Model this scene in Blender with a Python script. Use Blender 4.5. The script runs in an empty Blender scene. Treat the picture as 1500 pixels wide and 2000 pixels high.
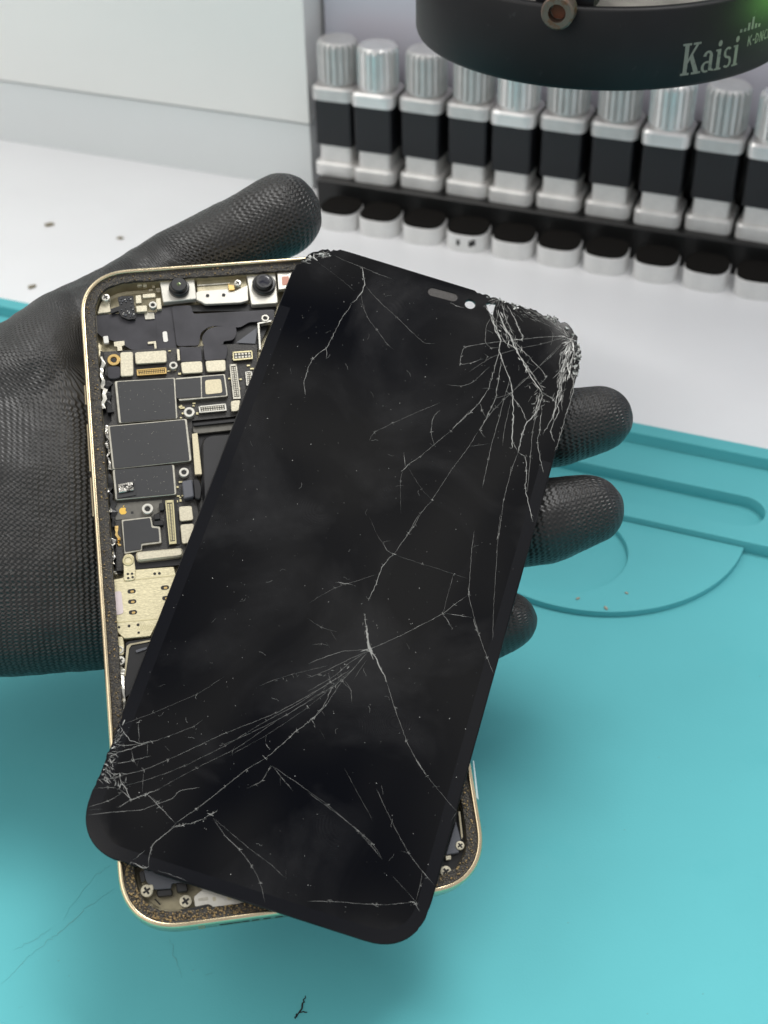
import bpy, bmesh, math, random
from mathutils import Vector, Matrix, noise
random.seed(7)
S = bpy.context.scene
COL = S.collection
PI = math.pi

# ------------------------------------------------------------------ camera
F = 2650.0                       # focal length in photograph pixels (1500 x 2000)
PITCH, ROLL, H = math.radians(37.67), math.radians(-1.36), 0.275
cr, sr = math.cos(ROLL), math.sin(ROLL)
RZ = Matrix(((cr, -sr, 0), (sr, cr, 0), (0, 0, 1)))
RT = RZ @ Vector((1, 0, 0))
FW = RZ @ Vector((0, -math.sin(PITCH), math.cos(PITCH)))
UP = RZ @ Vector((0, -math.cos(PITCH), -math.sin(PITCH)))
M = Matrix((RT, FW, UP))         # photo axes (x right, y down, z forward) -> world
CAM = Vector((0, 0, H))
cam = bpy.data.cameras.new('camera')
cam.lens = F / 2000 * 36
cam.sensor_width = 36
cam.sensor_fit = 'AUTO'
cam.clip_start, cam.clip_end = 0.01, 50
cam.dof.use_dof = True
cam.dof.focus_distance = 0.318
cam.dof.aperture_fstop = 23
co = bpy.data.objects.new('camera', cam)
COL.objects.link(co)
co.matrix_world = Matrix.Translation(CAM) @ (M @ Matrix(((1, 0, 0), (0, -1, 0), (0, 0, -1)))).to_4x4()
S.camera = co

# ------------------------------------------------------------------ light
w = bpy.data.worlds.new('World'); S.world = w; w.use_nodes = True
bg = w.node_tree.nodes['Background']
bg.inputs[1].default_value = 0.56
_N, _L = w.node_tree.nodes, w.node_tree.links          # stands in for the room overhead; noise patches added for soft reflections
_tc = _N.new('ShaderNodeTexCoord'); _nz = _N.new('ShaderNodeTexNoise'); _nz.inputs['Scale'].default_value = 5.5; _nz.inputs['Detail'].default_value = 1.5; _nz.inputs['Distortion'].default_value = 1.2
_L.new(_tc.outputs['Generated'], _nz.inputs['Vector'])
_rp = _N.new('ShaderNodeValToRGB'); _rp.color_ramp.elements[0].position = 0.36; _rp.color_ramp.elements[1].position = 0.66
_rp.color_ramp.elements[0].color = (0.34, 0.37, 0.46, 1); _rp.color_ramp.elements[1].color = (1.55, 1.52, 1.45, 1)
_L.new(_nz.outputs['Fac'], _rp.inputs[0]); _L.new(_rp.outputs[0], bg.inputs[0])
def area(name, loc, target, size, power, color=(1, 1, 1), size_y=None):
    l = bpy.data.lights.new(name, 'AREA'); l.energy = power; l.color = color; l.size = size
    if size_y: l.shape = 'RECTANGLE'; l.size_y = size_y
    o = bpy.data.objects.new(name, l); COL.objects.link(o); o.location = loc
    o.rotation_euler = (Vector(target) - Vector(loc)).to_track_quat('-Z', 'Y').to_euler()
    return o
area('ceiling_lamp', (0.38, 0.78, 1.35), (0.1, 0.5, 0), 0.8, 17.5, (1, 0.985, 0.96), 0.6)
area('side_lamp', (-0.80, 0.55, 1.1), (0, 0.35, 0), 0.9, 4.0, (1, 0.97, 0.92), 0.8)
area('right_fill_light', (1.05, 0.75, 1.0), (0.05, 0.5, 0), 0.9, 2.2, (0.92, 0.97, 1), 0.8)  # unseen soft fill light added from the right
area('room_lamp', (-0.55, -0.3, 1.05), (-0.1, 0.3, 0.05), 0.8, 2.6, (1, 0.95, 0.86), 0.7)
vs = S.view_settings
vs.view_transform = 'Standard'; vs.look = 'None'; vs.gamma = 1; vs.exposure = 0.15; vs.use_curve_mapping = False
S.cycles.use_denoising = True
S.cycles.max_bounces = 8

# ------------------------------------------------------------------ picture <-> place
def ray(u, v):
    return M @ Vector(((u - 750) / F, (v - 1000) / F, 1))
def on_z(p, z):                                   # where a photo ray meets the height z
    d = ray(*p); return CAM + d * ((z - H) / d.z)
def rvec(v):
    v = Vector(v); return Matrix.Rotation(v.length, 3, v.normalized())
FLIP = Matrix(((1, 0, 0), (0, -1, 0), (0, 0, -1)))
PP = [-0.3957, -0.1175, -0.1222, -0.0268, 0.0098, 0.3143, 0.0194, 0.0051, 0.4319, 0.0196, -0.003]
R2 = rvec(PP[:3]); T2 = Vector(PP[3:6])
RL = Matrix.Rotation(PP[8], 3, 'Z') @ rvec((PP[9], PP[10], 0))
R1 = R2 @ RL; T1 = R2 @ Vector((PP[6], PP[7], -0.003)) + T2
PHONE = Matrix.Translation(CAM + M @ T2) @ (M @ R2 @ FLIP).to_4x4()
GLASS = Matrix.Translation(CAM + M @ T1) @ (M @ R1 @ FLIP).to_4x4()
PHI, GHI = PHONE.inverted(), GLASS.inverted()
def local(inv, u, v, z):                          # mm, in the plane z (mm) of a thing
    o = inv @ CAM; d = inv.to_3x3() @ ray(u, v)
    p = o + d * ((z / 1000 - o.z) / d.z)
    return Vector((p.x * 1000, p.y * 1000, z))
def U(p, z=0): return local(PHI, p[0], p[1], z)
def G(p, z=0): return local(GHI, p[0], p[1], z)
def z1(x, y): return (140 + x / 3.409, 480 + y / 3.409)
def z2(x, y): return (140 + x / 3.409, 880 + y / 3.409)
def z3(x, y): return (560 + x / 2.5, 460 + y / 2.5)
def z4(x, y): return (160 + x / 2.5, 1300 + y / 2.5)
def z5(x, y): return (600 + x / 2.2222, 1000 + y / 2.2222)
def za(x, y): return (580 + x / 1.6304, y / 1.6304)
def zc(x, y): return (860 + x / 2.34375, 700 + y / 2.34375)

# ------------------------------------------------------------------ materials
def mat(name, col, rough=0.5, metal=0.0, spec=0.5, noise_amt=0.0, noise_scale=500, bump=0.0, bump_scale=2000, coat=0.0, rough_var=0.0, alt=None, alt_scale=300, alt_lo=0.5, alt_hi=0.65, aniso=None):
    m = bpy.data.materials.new(name); m.use_nodes = True
    nt = m.node_tree; N = nt.nodes; L = nt.links
    p = N['Principled BSDF']
    p.inputs['Base Color'].default_value = (*col, 1)
    p.inputs['Roughness'].default_value = rough
    p.inputs['Metallic'].default_value = metal
    p.inputs['Specular IOR Level'].default_value = spec
    p.inputs['Coat Weight'].default_value = coat
    p.inputs['Coat Roughness'].default_value = 0.1
    tc = N.new('ShaderNodeTexCoord'); vec = tc.outputs['Object']
    if aniso:
        mp = N.new('ShaderNodeMapping'); mp.inputs['Scale'].default_value = aniso
        L.new(vec, mp.inputs[0]); vec = mp.outputs[0]
    base = None
    if noise_amt > 0:
        n = N.new('ShaderNodeTexNoise'); n.inputs['Scale'].default_value = noise_scale; n.inputs['Detail'].default_value = 6
        L.new(vec, n.inputs['Vector'])
        r = N.new('ShaderNodeValToRGB')
        r.color_ramp.elements[0].position = 0.3; r.color_ramp.elements[1].position = 0.7
        r.color_ramp.elements[0].color = (*[c * (1 - noise_amt) for c in col], 1)
        r.color_ramp.elements[1].color = (*[min(1, c * (1 + noise_amt)) for c in col], 1)
        L.new(n.outputs['Fac'], r.inputs[0]); base = r.outputs[0]
        if rough_var:
            mr = N.new('ShaderNodeMapRange'); mr.inputs[3].default_value = max(0.02, rough - rough_var); mr.inputs[4].default_value = rough + rough_var
            L.new(n.outputs['Fac'], mr.inputs[0]); L.new(mr.outputs[0], p.inputs['Roughness'])
    if alt:
        n2 = N.new('ShaderNodeTexNoise'); n2.inputs['Scale'].default_value = alt_scale; n2.inputs['Detail'].default_value = 5; n2.inputs['Roughness'].default_value = 0.65
        L.new(tc.outputs['Object'], n2.inputs['Vector'])
        mr = N.new('ShaderNodeMapRange'); mr.inputs[1].default_value = alt_lo; mr.inputs[2].default_value = alt_hi
        L.new(n2.outputs['Fac'], mr.inputs[0])
        mx = N.new('ShaderNodeMixRGB'); L.new(mr.outputs[0], mx.inputs[0])
        if base: L.new(base, mx.inputs[1])
        else: mx.inputs[1].default_value = (*col, 1)
        mx.inputs[2].default_value = (*alt, 1); base = mx.outputs[0]
    if base: L.new(base, p.inputs['Base Color'])
    if bump:
        n = N.new('ShaderNodeTexNoise'); n.inputs['Scale'].default_value = bump_scale; n.inputs['Detail'].default_value = 3
        L.new(vec, n.inputs['Vector'])
        b = N.new('ShaderNodeBump'); b.inputs['Strength'].default_value = bump; b.inputs['Distance'].default_value = 0.0003
        L.new(n.outputs['Fac'], b.inputs['Height']); L.new(b.outputs[0], p.inputs['Normal'])
    return m
MT = {}
MT['table'] = mat('white_laminate', (0.86, 0.865, 0.88), 0.35, noise_amt=0.012, noise_scale=30)
MT['wall'] = mat('pale_wall', (0.68, 0.67, 0.75), 0.6, noise_amt=0.02, noise_scale=12)
MT['cabinet'] = mat('white_cabinet_paint', (0.86, 0.865, 0.84), 0.4, noise_amt=0.02, noise_scale=10)
MT['plinth'] = mat('grey_white_plinth', (0.76, 0.79, 0.79), 0.4, noise_amt=0.02, noise_scale=10)
MT['gold'] = mat('champagne_gold_steel', (0.72, 0.60, 0.40), 0.2, 1.0, noise_amt=0.06, noise_scale=300, rough_var=0.08)
MT['gold_inner'] = mat('brushed_gold_chassis', (0.40, 0.36, 0.25), 0.42, 0.75, noise_amt=0.25, noise_scale=250, bump=0.15, bump_scale=1500)
MT['gasket'] = mat('grimy_black_adhesive', (0.022, 0.020, 0.018), 0.55, bump=1.0, bump_scale=2600, alt=(0.21, 0.165, 0.085), alt_scale=2600, alt_lo=0.54, alt_hi=0.70)
MT['grit'] = mat('dried_brown_adhesive', (0.33, 0.23, 0.10), 0.5, bump=1.0, bump_scale=2300, alt=(0.025, 0.022, 0.018), alt_scale=1500, alt_lo=0.45, alt_hi=0.6)
MT['board'] = mat('speckled_black_board', (0.020, 0.019, 0.018), 0.5, alt=(0.075, 0.07, 0.06), alt_scale=3500, alt_lo=0.52, alt_hi=0.72, bump=0.4, bump_scale=3000)
MT['greyboard'] = mat('grey_brown_board', (0.12, 0.115, 0.10), 0.45, 0.3, noise_amt=0.15, noise_scale=800)
MT['chip'] = mat('charcoal_chip_tape', (0.023, 0.024, 0.026), 0.42, noise_amt=0.1, noise_scale=120, bump=0.05, bump_scale=900)
MT['flex'] = mat('black_flex_film', (0.042, 0.041, 0.047), 0.26, noise_amt=0.3, noise_scale=150, bump=0.12, bump_scale=160)
MT['black'] = mat('black_plastic', (0.010, 0.010, 0.011), 0.35, noise_amt=0.2, noise_scale=300)
MT['silver'] = mat('bright_steel', (0.70, 0.68, 0.61), 0.32, 0.6, noise_amt=0.04, noise_scale=400)
MT['edge'] = mat('nickel_can_edge', (0.50, 0.48, 0.41), 0.35, 0.9, noise_amt=0.15, noise_scale=900)
MT['champagne'] = mat('champagne_shield', (0.56, 0.52, 0.40), 0.45, 0.55, noise_amt=0.14, noise_scale=2200, bump=0.12, bump_scale=2500)
MT['beige'] = mat('beige_label', (0.58, 0.52, 0.36), 0.5, 0.3, noise_amt=0.10, noise_scale=2500)
MT['brass'] = mat('gold_plating', (0.80, 0.56, 0.22), 0.28, 1.0)
MT['lightbrass'] = mat('pale_gold_contacts', (0.62, 0.56, 0.34), 0.35, 0.85)
MT['tray'] = mat('gold_brushed_plate', (0.66, 0.60, 0.40), 0.40, 0.65, noise_amt=0.16, noise_scale=1400, bump=0.2, bump_scale=1200, aniso=(1, 2.2, 1))
MT['dark'] = mat('dark_hole', (0.006, 0.006, 0.006), 0.6)
MT['sticker'] = mat('pale_pink_sticker', (0.62, 0.54, 0.54), 0.5, alt=(0.55, 0.16, 0.16), alt_scale=160, alt_lo=0.58, alt_hi=0.7)
MT['white'] = mat('white_dab', (0.72, 0.71, 0.66), 0.4)
MT['salmon'] = mat('salmon_pad', (0.55, 0.25, 0.18), 0.4)
MT['lens'] = mat('dark_lens_glass', (0.003, 0.003, 0.010), 0.03, spec=0.8, coat=1.0)
MT['lensgreen'] = mat('green_lens_reflection', (0.10, 0.13, 0.06), 0.2, 0.5)  # green reflection on the infrared lens, painted as base colour
MT['greyblock'] = mat('grey_rubber_block', (0.085, 0.09, 0.105), 0.5)
MT['foil'] = mat('crumpled_foil', (0.55, 0.53, 0.48), 0.25, 1.0, bump=1.0, bump_scale=900, alt=(0.02, 0.02, 0.02), alt_scale=700, alt_lo=0.5, alt_hi=0.6)
MT['battery'] = mat('black_battery_wrap', (0.016, 0.016, 0.018), 0.38, noise_amt=0.2, noise_scale=100)
MT['alu'] = mat('brushed_aluminium', (0.62, 0.61, 0.60), 0.42, 0.5, noise_amt=0.08, noise_scale=150)
MT['chrome'] = mat('polished_aluminium', (0.80, 0.79, 0.78), 0.26, 0.6, noise_amt=0.05, noise_scale=120)
MT['worn'] = mat('worn_pale_metal', (0.80, 0.79, 0.77), 0.36, 0.3, noise_amt=0.08, noise_scale=120, alt=(0.42, 0.36, 0.26), alt_scale=90, alt_lo=0.6, alt_hi=0.8)
MT['sleeve'] = mat('black_sleeve', (0.011, 0.012, 0.015), 0.5)
MT['rail'] = mat('black_rack', (0.006, 0.006, 0.006), 0.4)
MT['stub'] = mat('offwhite_stub', (0.78, 0.78, 0.77), 0.4, 0.0, noise_amt=0.05, noise_scale=150, alt=(0.16, 0.15, 0.13), alt_scale=130, alt_lo=0.66, alt_hi=0.8)
MT['stubtop'] = mat('dark_felt_pad', (0.011, 0.010, 0.009), 0.9, spec=0.1, bump=0.6, bump_scale=900)
MT['ring'] = mat('black_anodised', (0.006, 0.006, 0.007), 0.5, spec=0.28, noise_amt=0.3, noise_scale=60, bump=0.05, bump_scale=2500, alt=(0.03, 0.03, 0.032), alt_scale=240, alt_lo=0.66, alt_hi=0.75)
MT['ringtop'] = mat('dusty_grey_top', (0.20, 0.19, 0.17), 0.6, noise_amt=0.25, noise_scale=150)
MT['rust'] = mat('rusty_steel_screw', (0.16, 0.125, 0.10), 0.45, 0.7, alt=(0.16, 0.065, 0.03), alt_scale=420, alt_lo=0.5, alt_hi=0.65)
MT['print'] = mat('grey_print', (0.20, 0.19, 0.16), 0.5, alt=(0.05, 0.05, 0.045), alt_scale=500, alt_lo=0.55, alt_hi=0.7)
MT['crumb'] = mat('brown_crumb', (0.24, 0.20, 0.13), 0.7, noise_amt=0.3, noise_scale=900)
MT['tancrumb'] = mat('tan_crumb', (0.36, 0.34, 0.27), 0.7, noise_amt=0.3, noise_scale=900)
MT['applegold'] = mat('gold_print', (0.85, 0.55, 0.12), 0.35, 0.8)

def mat_nodes(m): return m.node_tree.nodes, m.node_tree.links, m.node_tree.nodes['Principled BSDF']
# teal silicone with stains and scratches
m = MT['mat'] = mat('teal_silicone', (0.115, 0.465, 0.505), 0.68, spec=0.22, noise_amt=0.035, noise_scale=18, bump=0.08, bump_scale=1800, alt=(0.095, 0.44, 0.48), alt_scale=26, alt_lo=0.58, alt_hi=0.85)
MT['scuff'] = mat('dark_scuff', (0.10, 0.385, 0.41), 0.6)
# glass
def glass_mat(name, base, film):
    m = bpy.data.materials.new(name); m.use_nodes = True; N, L, p = mat_nodes(m)
    tc = N.new('ShaderNodeTexCoord')
    n = N.new('ShaderNodeTexNoise'); n.inputs['Scale'].default_value = 30; n.inputs['Detail'].default_value = 5; n.inputs['Distortion'].default_value = 0.8
    L.new(tc.outputs['Object'], n.inputs['Vector'])
    n2 = N.new('ShaderNodeTexNoise'); n2.inputs['Scale'].default_value = 420; n2.inputs['Detail'].default_value = 6
    L.new(tc.outputs['Object'], n2.inputs['Vector'])
    # fingerprint ridges: rings round scattered cell centres
    vo = N.new('ShaderNodeTexVoronoi'); vo.inputs['Scale'].default_value = 62; L.new(tc.outputs['Object'], vo.inputs['Vector'])
    wn = N.new('ShaderNodeTexNoise'); wn.inputs['Scale'].default_value = 160; L.new(tc.outputs['Object'], wn.inputs['Vector'])
    ad = N.new('ShaderNodeMath'); ad.operation = 'MULTIPLY_ADD'; ad.inputs[1].default_value = 0.09; L.new(wn.outputs['Fac'], ad.inputs[0]); L.new(vo.outputs['Distance'], ad.inputs[2])
    mu = N.new('ShaderNodeMath'); mu.operation = 'MULTIPLY'; mu.inputs[1].default_value = 260; L.new(ad.outputs[0], mu.inputs[0])
    sn = N.new('ShaderNodeMath'); sn.operation = 'SINE'; L.new(mu.outputs[0], sn.inputs[0])
    rid = N.new('ShaderNodeMapRange'); rid.inputs[1].default_value = -1; rid.inputs[3].default_value = 0.66; rid.inputs[4].default_value = 1.0
    pm = N.new('ShaderNodeTexNoise'); pm.inputs['Scale'].default_value = 75; pm.inputs['Detail'].default_value = 2; L.new(tc.outputs['Object'], pm.inputs['Vector'])
    pr = N.new('ShaderNodeMapRange'); pr.inputs[1].default_value = .50; pr.inputs[2].default_value = .62; L.new(pm.outputs['Fac'], pr.inputs[0])
    ps = N.new('ShaderNodeMath'); ps.operation = 'MULTIPLY'; L.new(sn.outputs[0], ps.inputs[0]); L.new(pr.outputs[0], ps.inputs[1]); L.new(ps.outputs[0], rid.inputs[0])
    mr = N.new('ShaderNodeMapRange'); mr.inputs[1].default_value = 0.46; mr.inputs[2].default_value = 0.74; L.new(n.outputs['Fac'], mr.inputs[0])
    m1 = N.new('ShaderNodeMath'); m1.operation = 'MULTIPLY'; L.new(mr.outputs[0], m1.inputs[0]); L.new(rid.outputs[0], m1.inputs[1])
    mr2 = N.new('ShaderNodeMapRange'); mr2.inputs[1].default_value = 0.35; mr2.inputs[2].default_value = 0.7; mr2.inputs[3].default_value = 0.75; L.new(n2.outputs['Fac'], mr2.inputs[0])
    m2 = N.new('ShaderNodeMath'); m2.operation = 'MULTIPLY'; L.new(m1.outputs[0], m2.inputs[0]); L.new(mr2.outputs[0], m2.inputs[1])
    mx = N.new('ShaderNodeMixRGB'); mx.inputs[1].default_value = (*base, 1); mx.inputs[2].default_value = (*film, 1)
    L.new(m2.outputs[0], mx.inputs[0]); L.new(mx.outputs[0], p.inputs['Base Color'])
    rr = N.new('ShaderNodeMapRange'); rr.inputs[3].default_value = 0.05; rr.inputs[4].default_value = 0.22; L.new(m2.outputs[0], rr.inputs[0]); L.new(rr.outputs[0], p.inputs['Roughness'])
    p.inputs['Specular IOR Level'].default_value = 0.24
    return m
MT['glass'] = glass_mat('smudged_black_glass', (0.0006, 0.0007, 0.0015), (0.0240, 0.0240, 0.0255))
MT['border'] = mat('blue_black_border', (0.0014, 0.0017, 0.0034), 0.12, spec=0.3)
MT['glassedge'] = mat('glass_edge', (0.03, 0.032, 0.03), 0.15)
# crack: broken glass, brightness stored per vertex
m = bpy.data.materials.new('broken_glass_line'); m.use_nodes = True; N, L, p = mat_nodes(m)
at = N.new('ShaderNodeAttribute'); at.attribute_name = 'tone'
L.new(at.outputs['Color'], p.inputs['Base Color']); p.inputs['Roughness'].default_value = 0.35
MT['crack'] = m
# shard: frosty glass crumbs
MT['shard'] = mat('crushed_glass', (0.42, 0.43, 0.41), 0.2, spec=0.8, noise_amt=0.6, noise_scale=900, alt=(0.04, 0.045, 0.04), alt_scale=800, alt_lo=0.45, alt_hi=0.55)
MT['film'] = mat('clear_film', (0.75, 0.85, 0.86), 0.1); MT['film'].node_tree.nodes['Principled BSDF'].inputs['Alpha'].default_value = 0.35
# glove: knit shell dipped in nitrile; 'knit' attribute = distance along and across each finger (m)
m = bpy.data.materials.new('black_coated_knit'); m.use_nodes = True; N, L, p = mat_nodes(m)
at = N.new('ShaderNodeAttribute'); at.attribute_name = 'knit'
sep = N.new('ShaderNodeSeparateXYZ'); L.new(at.outputs['Vector'], sep.inputs[0])
def math_(op, a, b=None, c=None):
    n = N.new('ShaderNodeMath'); n.operation = op
    for i, x in enumerate((a, b, c)):
        if x is None: continue
        if isinstance(x, (int, float)): n.inputs[i].default_value = x
        else: L.new(x, n.inputs[i])
    return n.outputs[0]
nz = N.new('ShaderNodeTexNoise'); nz.inputs['Scale'].default_value = 260; nz.inputs['Detail'].default_value = 2; L.new(at.outputs['Vector'], nz.inputs['Vector'])
jit = math_('MULTIPLY_ADD', nz.outputs['Fac'], 4.4, -2.2)
yy = math_('MULTIPLY', sep.outputs[1], 2 * PI / 0.00112)
xx = math_('MULTIPLY', sep.outputs[0], 2 * PI / 0.00138)
wob = math_('MULTIPLY', math_('SINE', yy), 0.9)
a1 = math_('SINE', math_('ADD', math_('ADD', xx, wob), jit))
a2 = math_('SINE', math_('ADD', math_('MULTIPLY', yy, 1.0), math_('MULTIPLY', jit, 0.5)))
hgt = math_('MULTIPLY_ADD', a2, 0.35, a1)
fine = N.new('ShaderNodeTexNoise'); fine.inputs['Scale'].default_value = 2500; L.new(at.outputs['Vector'], fine.inputs['Vector'])
big = N.new('ShaderNodeTexNoise'); big.inputs['Scale'].default_value = 60; L.new(at.outputs['Vector'], big.inputs['Vector'])
hh = math_('MULTIPLY_ADD', fine.outputs['Fac'], 0.5, hgt)
bp = N.new('ShaderNodeBump'); bp.inputs['Strength'].default_value = 0.75; bp.inputs['Distance'].default_value = 0.00014
st = N.new('ShaderNodeMapRange'); st.inputs[1].default_value = 0.35; st.inputs[2].default_value = 0.65; st.inputs[3].default_value = 0.35; st.inputs[4].default_value = 1.0; L.new(big.outputs['Fac'], st.inputs[0]); L.new(st.outputs[0], bp.inputs['Strength']); L.new(hh, bp.inputs['Height']); L.new(bp.outputs[0], p.inputs['Normal'])
cr_ = N.new('ShaderNodeMapRange'); cr_.inputs[1].default_value = 0.3; cr_.inputs[2].default_value = 0.75; L.new(big.outputs['Fac'], cr_.inputs[0])
cm = N.new('ShaderNodeMixRGB'); cm.inputs[1].default_value = (0.009, 0.009, 0.009, 1); cm.inputs[2].default_value = (0.022, 0.021, 0.020, 1)
L.new(cr_.outputs[0], cm.inputs[0])
sd = N.new('ShaderNodeTexNoise'); sd.inputs['Scale'].default_value = 850; sd.inputs['Detail'].default_value = 5; sd.inputs['Roughness'].default_value = .7; L.new(at.outputs['Vector'], sd.inputs['Vector'])
sr_m = N.new('ShaderNodeMapRange'); sr_m.inputs[1].default_value = .60; sr_m.inputs[2].default_value = .75; L.new(sd.outputs['Fac'], sr_m.inputs[0])
cm2 = N.new('ShaderNodeMixRGB'); cm2.inputs[2].default_value = (.10, .10, .095, 1); L.new(cm.outputs[0], cm2.inputs[1]); L.new(sr_m.outputs[0], cm2.inputs[0]); L.new(cm2.outputs[0], p.inputs['Base Color'])
rr = N.new('ShaderNodeMapRange'); rr.inputs[3].default_value = 0.30; rr.inputs[4].default_value = 0.52; L.new(big.outputs['Fac'], rr.inputs[0]); L.new(rr.outputs[0], p.inputs['Roughness'])
p.inputs['Specular IOR Level'].default_value = 0.5
MT['glove'] = m

# ------------------------------------------------------------------ helpers
K = 0.001
def obj(name, me, material, parent=None, smooth=False):
    if isinstance(me, bmesh.types.BMesh):
        b = me; me = bpy.data.meshes.new(name); b.normal_update(); b.to_mesh(me); b.free()
    o = bpy.data.objects.new(name, me); COL.objects.link(o)
    if not me.materials:
        for mm in (material if isinstance(material, (list, tuple)) else [material]): me.materials.append(mm)
    if parent: o.parent = parent
    if smooth:
        for f in me.polygons: f.use_smooth = True
    return o
def thing(name, label, cat, mw=None, group=None):
    o = bpy.data.objects.new(name, None); COL.objects.link(o); o.empty_display_size = 0.01
    if mw is not None: o.matrix_world = mw
    return tag(o, label, cat, group)
def tag(o, label, cat, group=None):
    o['label'] = label; o['category'] = cat
    if group: o['group'] = group
    return o
def round_poly(pts, r, n=4):
    """2D polygon with rounded corners (mm)."""
    out = []; k = len(pts)
    for i in range(k):
        a, b, c = Vector(pts[i - 1][:2]), Vector(pts[i][:2]), Vector(pts[(i + 1) % k][:2])
        d1, d2 = a - b, c - b
        rr = min(r, d1.length * 0.45, d2.length * 0.45)
        if rr < 1e-6: out.append(b); continue
        p1, p2 = b + d1.normalized() * rr, b + d2.normalized() * rr
        for j in range(n + 1):
            t = j / n
            out.append(p1.lerp(b, t).lerp(b.lerp(p2, t), t))
    return out
def add_prism(bm, pts, ztop, h, bev=0.0, midx=0, k=K):
    """Prism from a 2D outline (mm); with a small top chamfer when bev > 0."""
    area2 = sum(pts[i - 1][0] * pts[i][1] - pts[i][0] * pts[i - 1][1] for i in range(len(pts)))
    if area2 < 0: pts = list(reversed(pts))
    n = len(pts)
    def ring(ps, z): return [bm.verts.new((p[0] * k, p[1] * k, z * k)) for p in ps]
    rings = [ring(pts, ztop - h)]
    if bev > 0:
        ins = []
        for i in range(n):
            a, b, c = Vector(pts[i - 1][:2]), Vector(pts[i][:2]), Vector(pts[(i + 1) % n][:2])
            e1, e2 = (b - a), (c - b)
            if e1.length < 1e-9: e1 = e2
            if e2.length < 1e-9: e2 = e1
            n1 = Vector((-e1.y, e1.x)).normalized(); n2 = Vector((-e2.y, e2.x)).normalized()
            nn = n1 + n2
            nn = nn / max(nn.dot(nn) / 2, 0.4) if nn.length > 1e-6 else n1
            ins.append(b + nn * bev)
        rings += [ring(pts, ztop - bev), ring(ins, ztop)]
    else:
        rings.append(ring(pts, ztop))
    fs = []
    for r0, r1 in zip(rings, rings[1:]):
        for i in range(n):
            fs.append(bm.faces.new((r0[i - 1], r0[i], r1[i], r1[i - 1])))
    fs.append(bm.faces.new(rings[-1])); fs.append(bm.faces.new(list(reversed(rings[0]))))
    for f in fs: f.material_index = midx
    return fs
def add_lathe(bm, prof, c=(0, 0, 0), n=24, k=K, midx=0, flute=None):
    """Profile [(r, z)] turned round a vertical axis at c (mm)."""
    rings = []
    for r, z in prof:
        if r < 1e-6: rings.append([bm.verts.new((c[0] * k, c[1] * k, (c[2] + z) * k))]); continue
        ring = []
        for i in range(n):
            a = 2 * PI * i / n; q = r
            ring.append(bm.verts.new(((c[0] + q * math.cos(a)) * k, (c[1] + q * math.sin(a)) * k, (c[2] + z) * k)))
        rings.append(ring)
    for r0, r1 in zip(rings, rings[1:]):
        for i in range(n):
            if len(r0) == 1 and len(r1) == 1: continue
            if len(r0) == 1: f = bm.faces.new((r0[0], r1[i], r1[i - 1]))
            elif len(r1) == 1: f = bm.faces.new((r0[i - 1], r0[i], r1[0]))
            else: f = bm.faces.new((r0[i - 1], r0[i], r1[i], r1[i - 1]))
            f.material_index = midx
def fill_with_holes(outer, holes, ztop, h, bevel=0.0):
    """Extruded plate with real holes (2D curve filled, then turned into a mesh); units m."""
    cu = bpy.data.curves.new('plate', 'CURVE'); cu.dimensions = '2D'; cu.fill_mode = 'BOTH'
    cu.extrude = h / 2 - bevel; cu.bevel_depth = bevel; cu.bevel_resolution = 1; cu.offset = -bevel
    for ps in [outer] + holes:
        s = cu.splines.new('POLY'); s.points.add(len(ps) - 1); s.use_cyclic_u = True
        for q, pnt in zip(s.points, ps): q.co = (pnt[0], pnt[1], 0, 1)
    t = bpy.data.objects.new('plate', cu); COL.objects.link(t)
    dg = bpy.context.evaluated_depsgraph_get()
    me = bpy.data.meshes.new_from_object(t.evaluated_get(dg))
    bpy.data.objects.remove(t); bpy.data.curves.remove(cu)
    me.materials.clear()
    for v in me.vertices: v.co.z += ztop - h / 2
    return me
def circle(c, r, n=32): return [(c[0] + r * math.cos(2 * PI * i / n), c[1] + r * math.sin(2 * PI * i / n)) for i in range(n)]

# ================================================================== SETTING
bm = bmesh.new(); bmesh.ops.create_grid(bm, x_segments=1, y_segments=1, size=1.6)
o = obj('tabletop', bm, MT['table']); o.location = (0, 0.8, 0); o['kind'] = 'structure'

# cabinet and back wall (line where the plinth meets the table)
c0, c1 = on_z((0, 273), 0), on_z((499, 352), 0)
cd = (c1 - c0); cd.z = 0; cd.normalize()
cn = Vector((-cd.y, cd.x, 0))                     # away from the camera
ang = math.atan2(cd.y, cd.x)
def on_plane(p, q0, nrm):
    d = ray(*p); return CAM + d * ((q0 - CAM).dot(nrm) / d.dot(nrm))
right_end = (on_plane((611, 300), c0, cn) - c0).dot(cd)
hp = on_plane((300, 195), c0, cn).z
BOX = Matrix.Translation(c0) @ Matrix.Rotation(ang, 4, 'Z')
cab = thing('wall_cabinet', 'white cabinet with a grey white plinth at the back left of the table', 'cabinet', BOX)
def box(bm, x0, x1, y0, y1, za_, zb, bev=0.0):
    add_prism(bm, [(x0, y0), (x1, y0), (x1, y1), (x0, y1)], zb, zb - za_, bev, k=1)
bm = bmesh.new(); box(bm, -0.5, right_end - 0.001, 0, 0.3, 0, hp - 0.0015, 0.0004); obj('plinth', bm, MT['plinth'], cab)
bm = bmesh.new(); box(bm, -0.5, right_end, -0.002, 0.3, hp, 0.6, 0.001); obj('cabinet_panel', bm, MT['cabinet'], cab)
wl = BOX.copy()
s0, s1 = on_z((666, 454), 0), on_z((1469.5, 586), 0)
rd = (s1 - s0); rd.z = 0; rd.normalize(); rn = Vector((-rd.y, rd.x, 0))
RACK = Matrix.Translation(s0) @ Matrix.Rotation(math.atan2(rd.y, rd.x), 4, 'Z')
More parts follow.
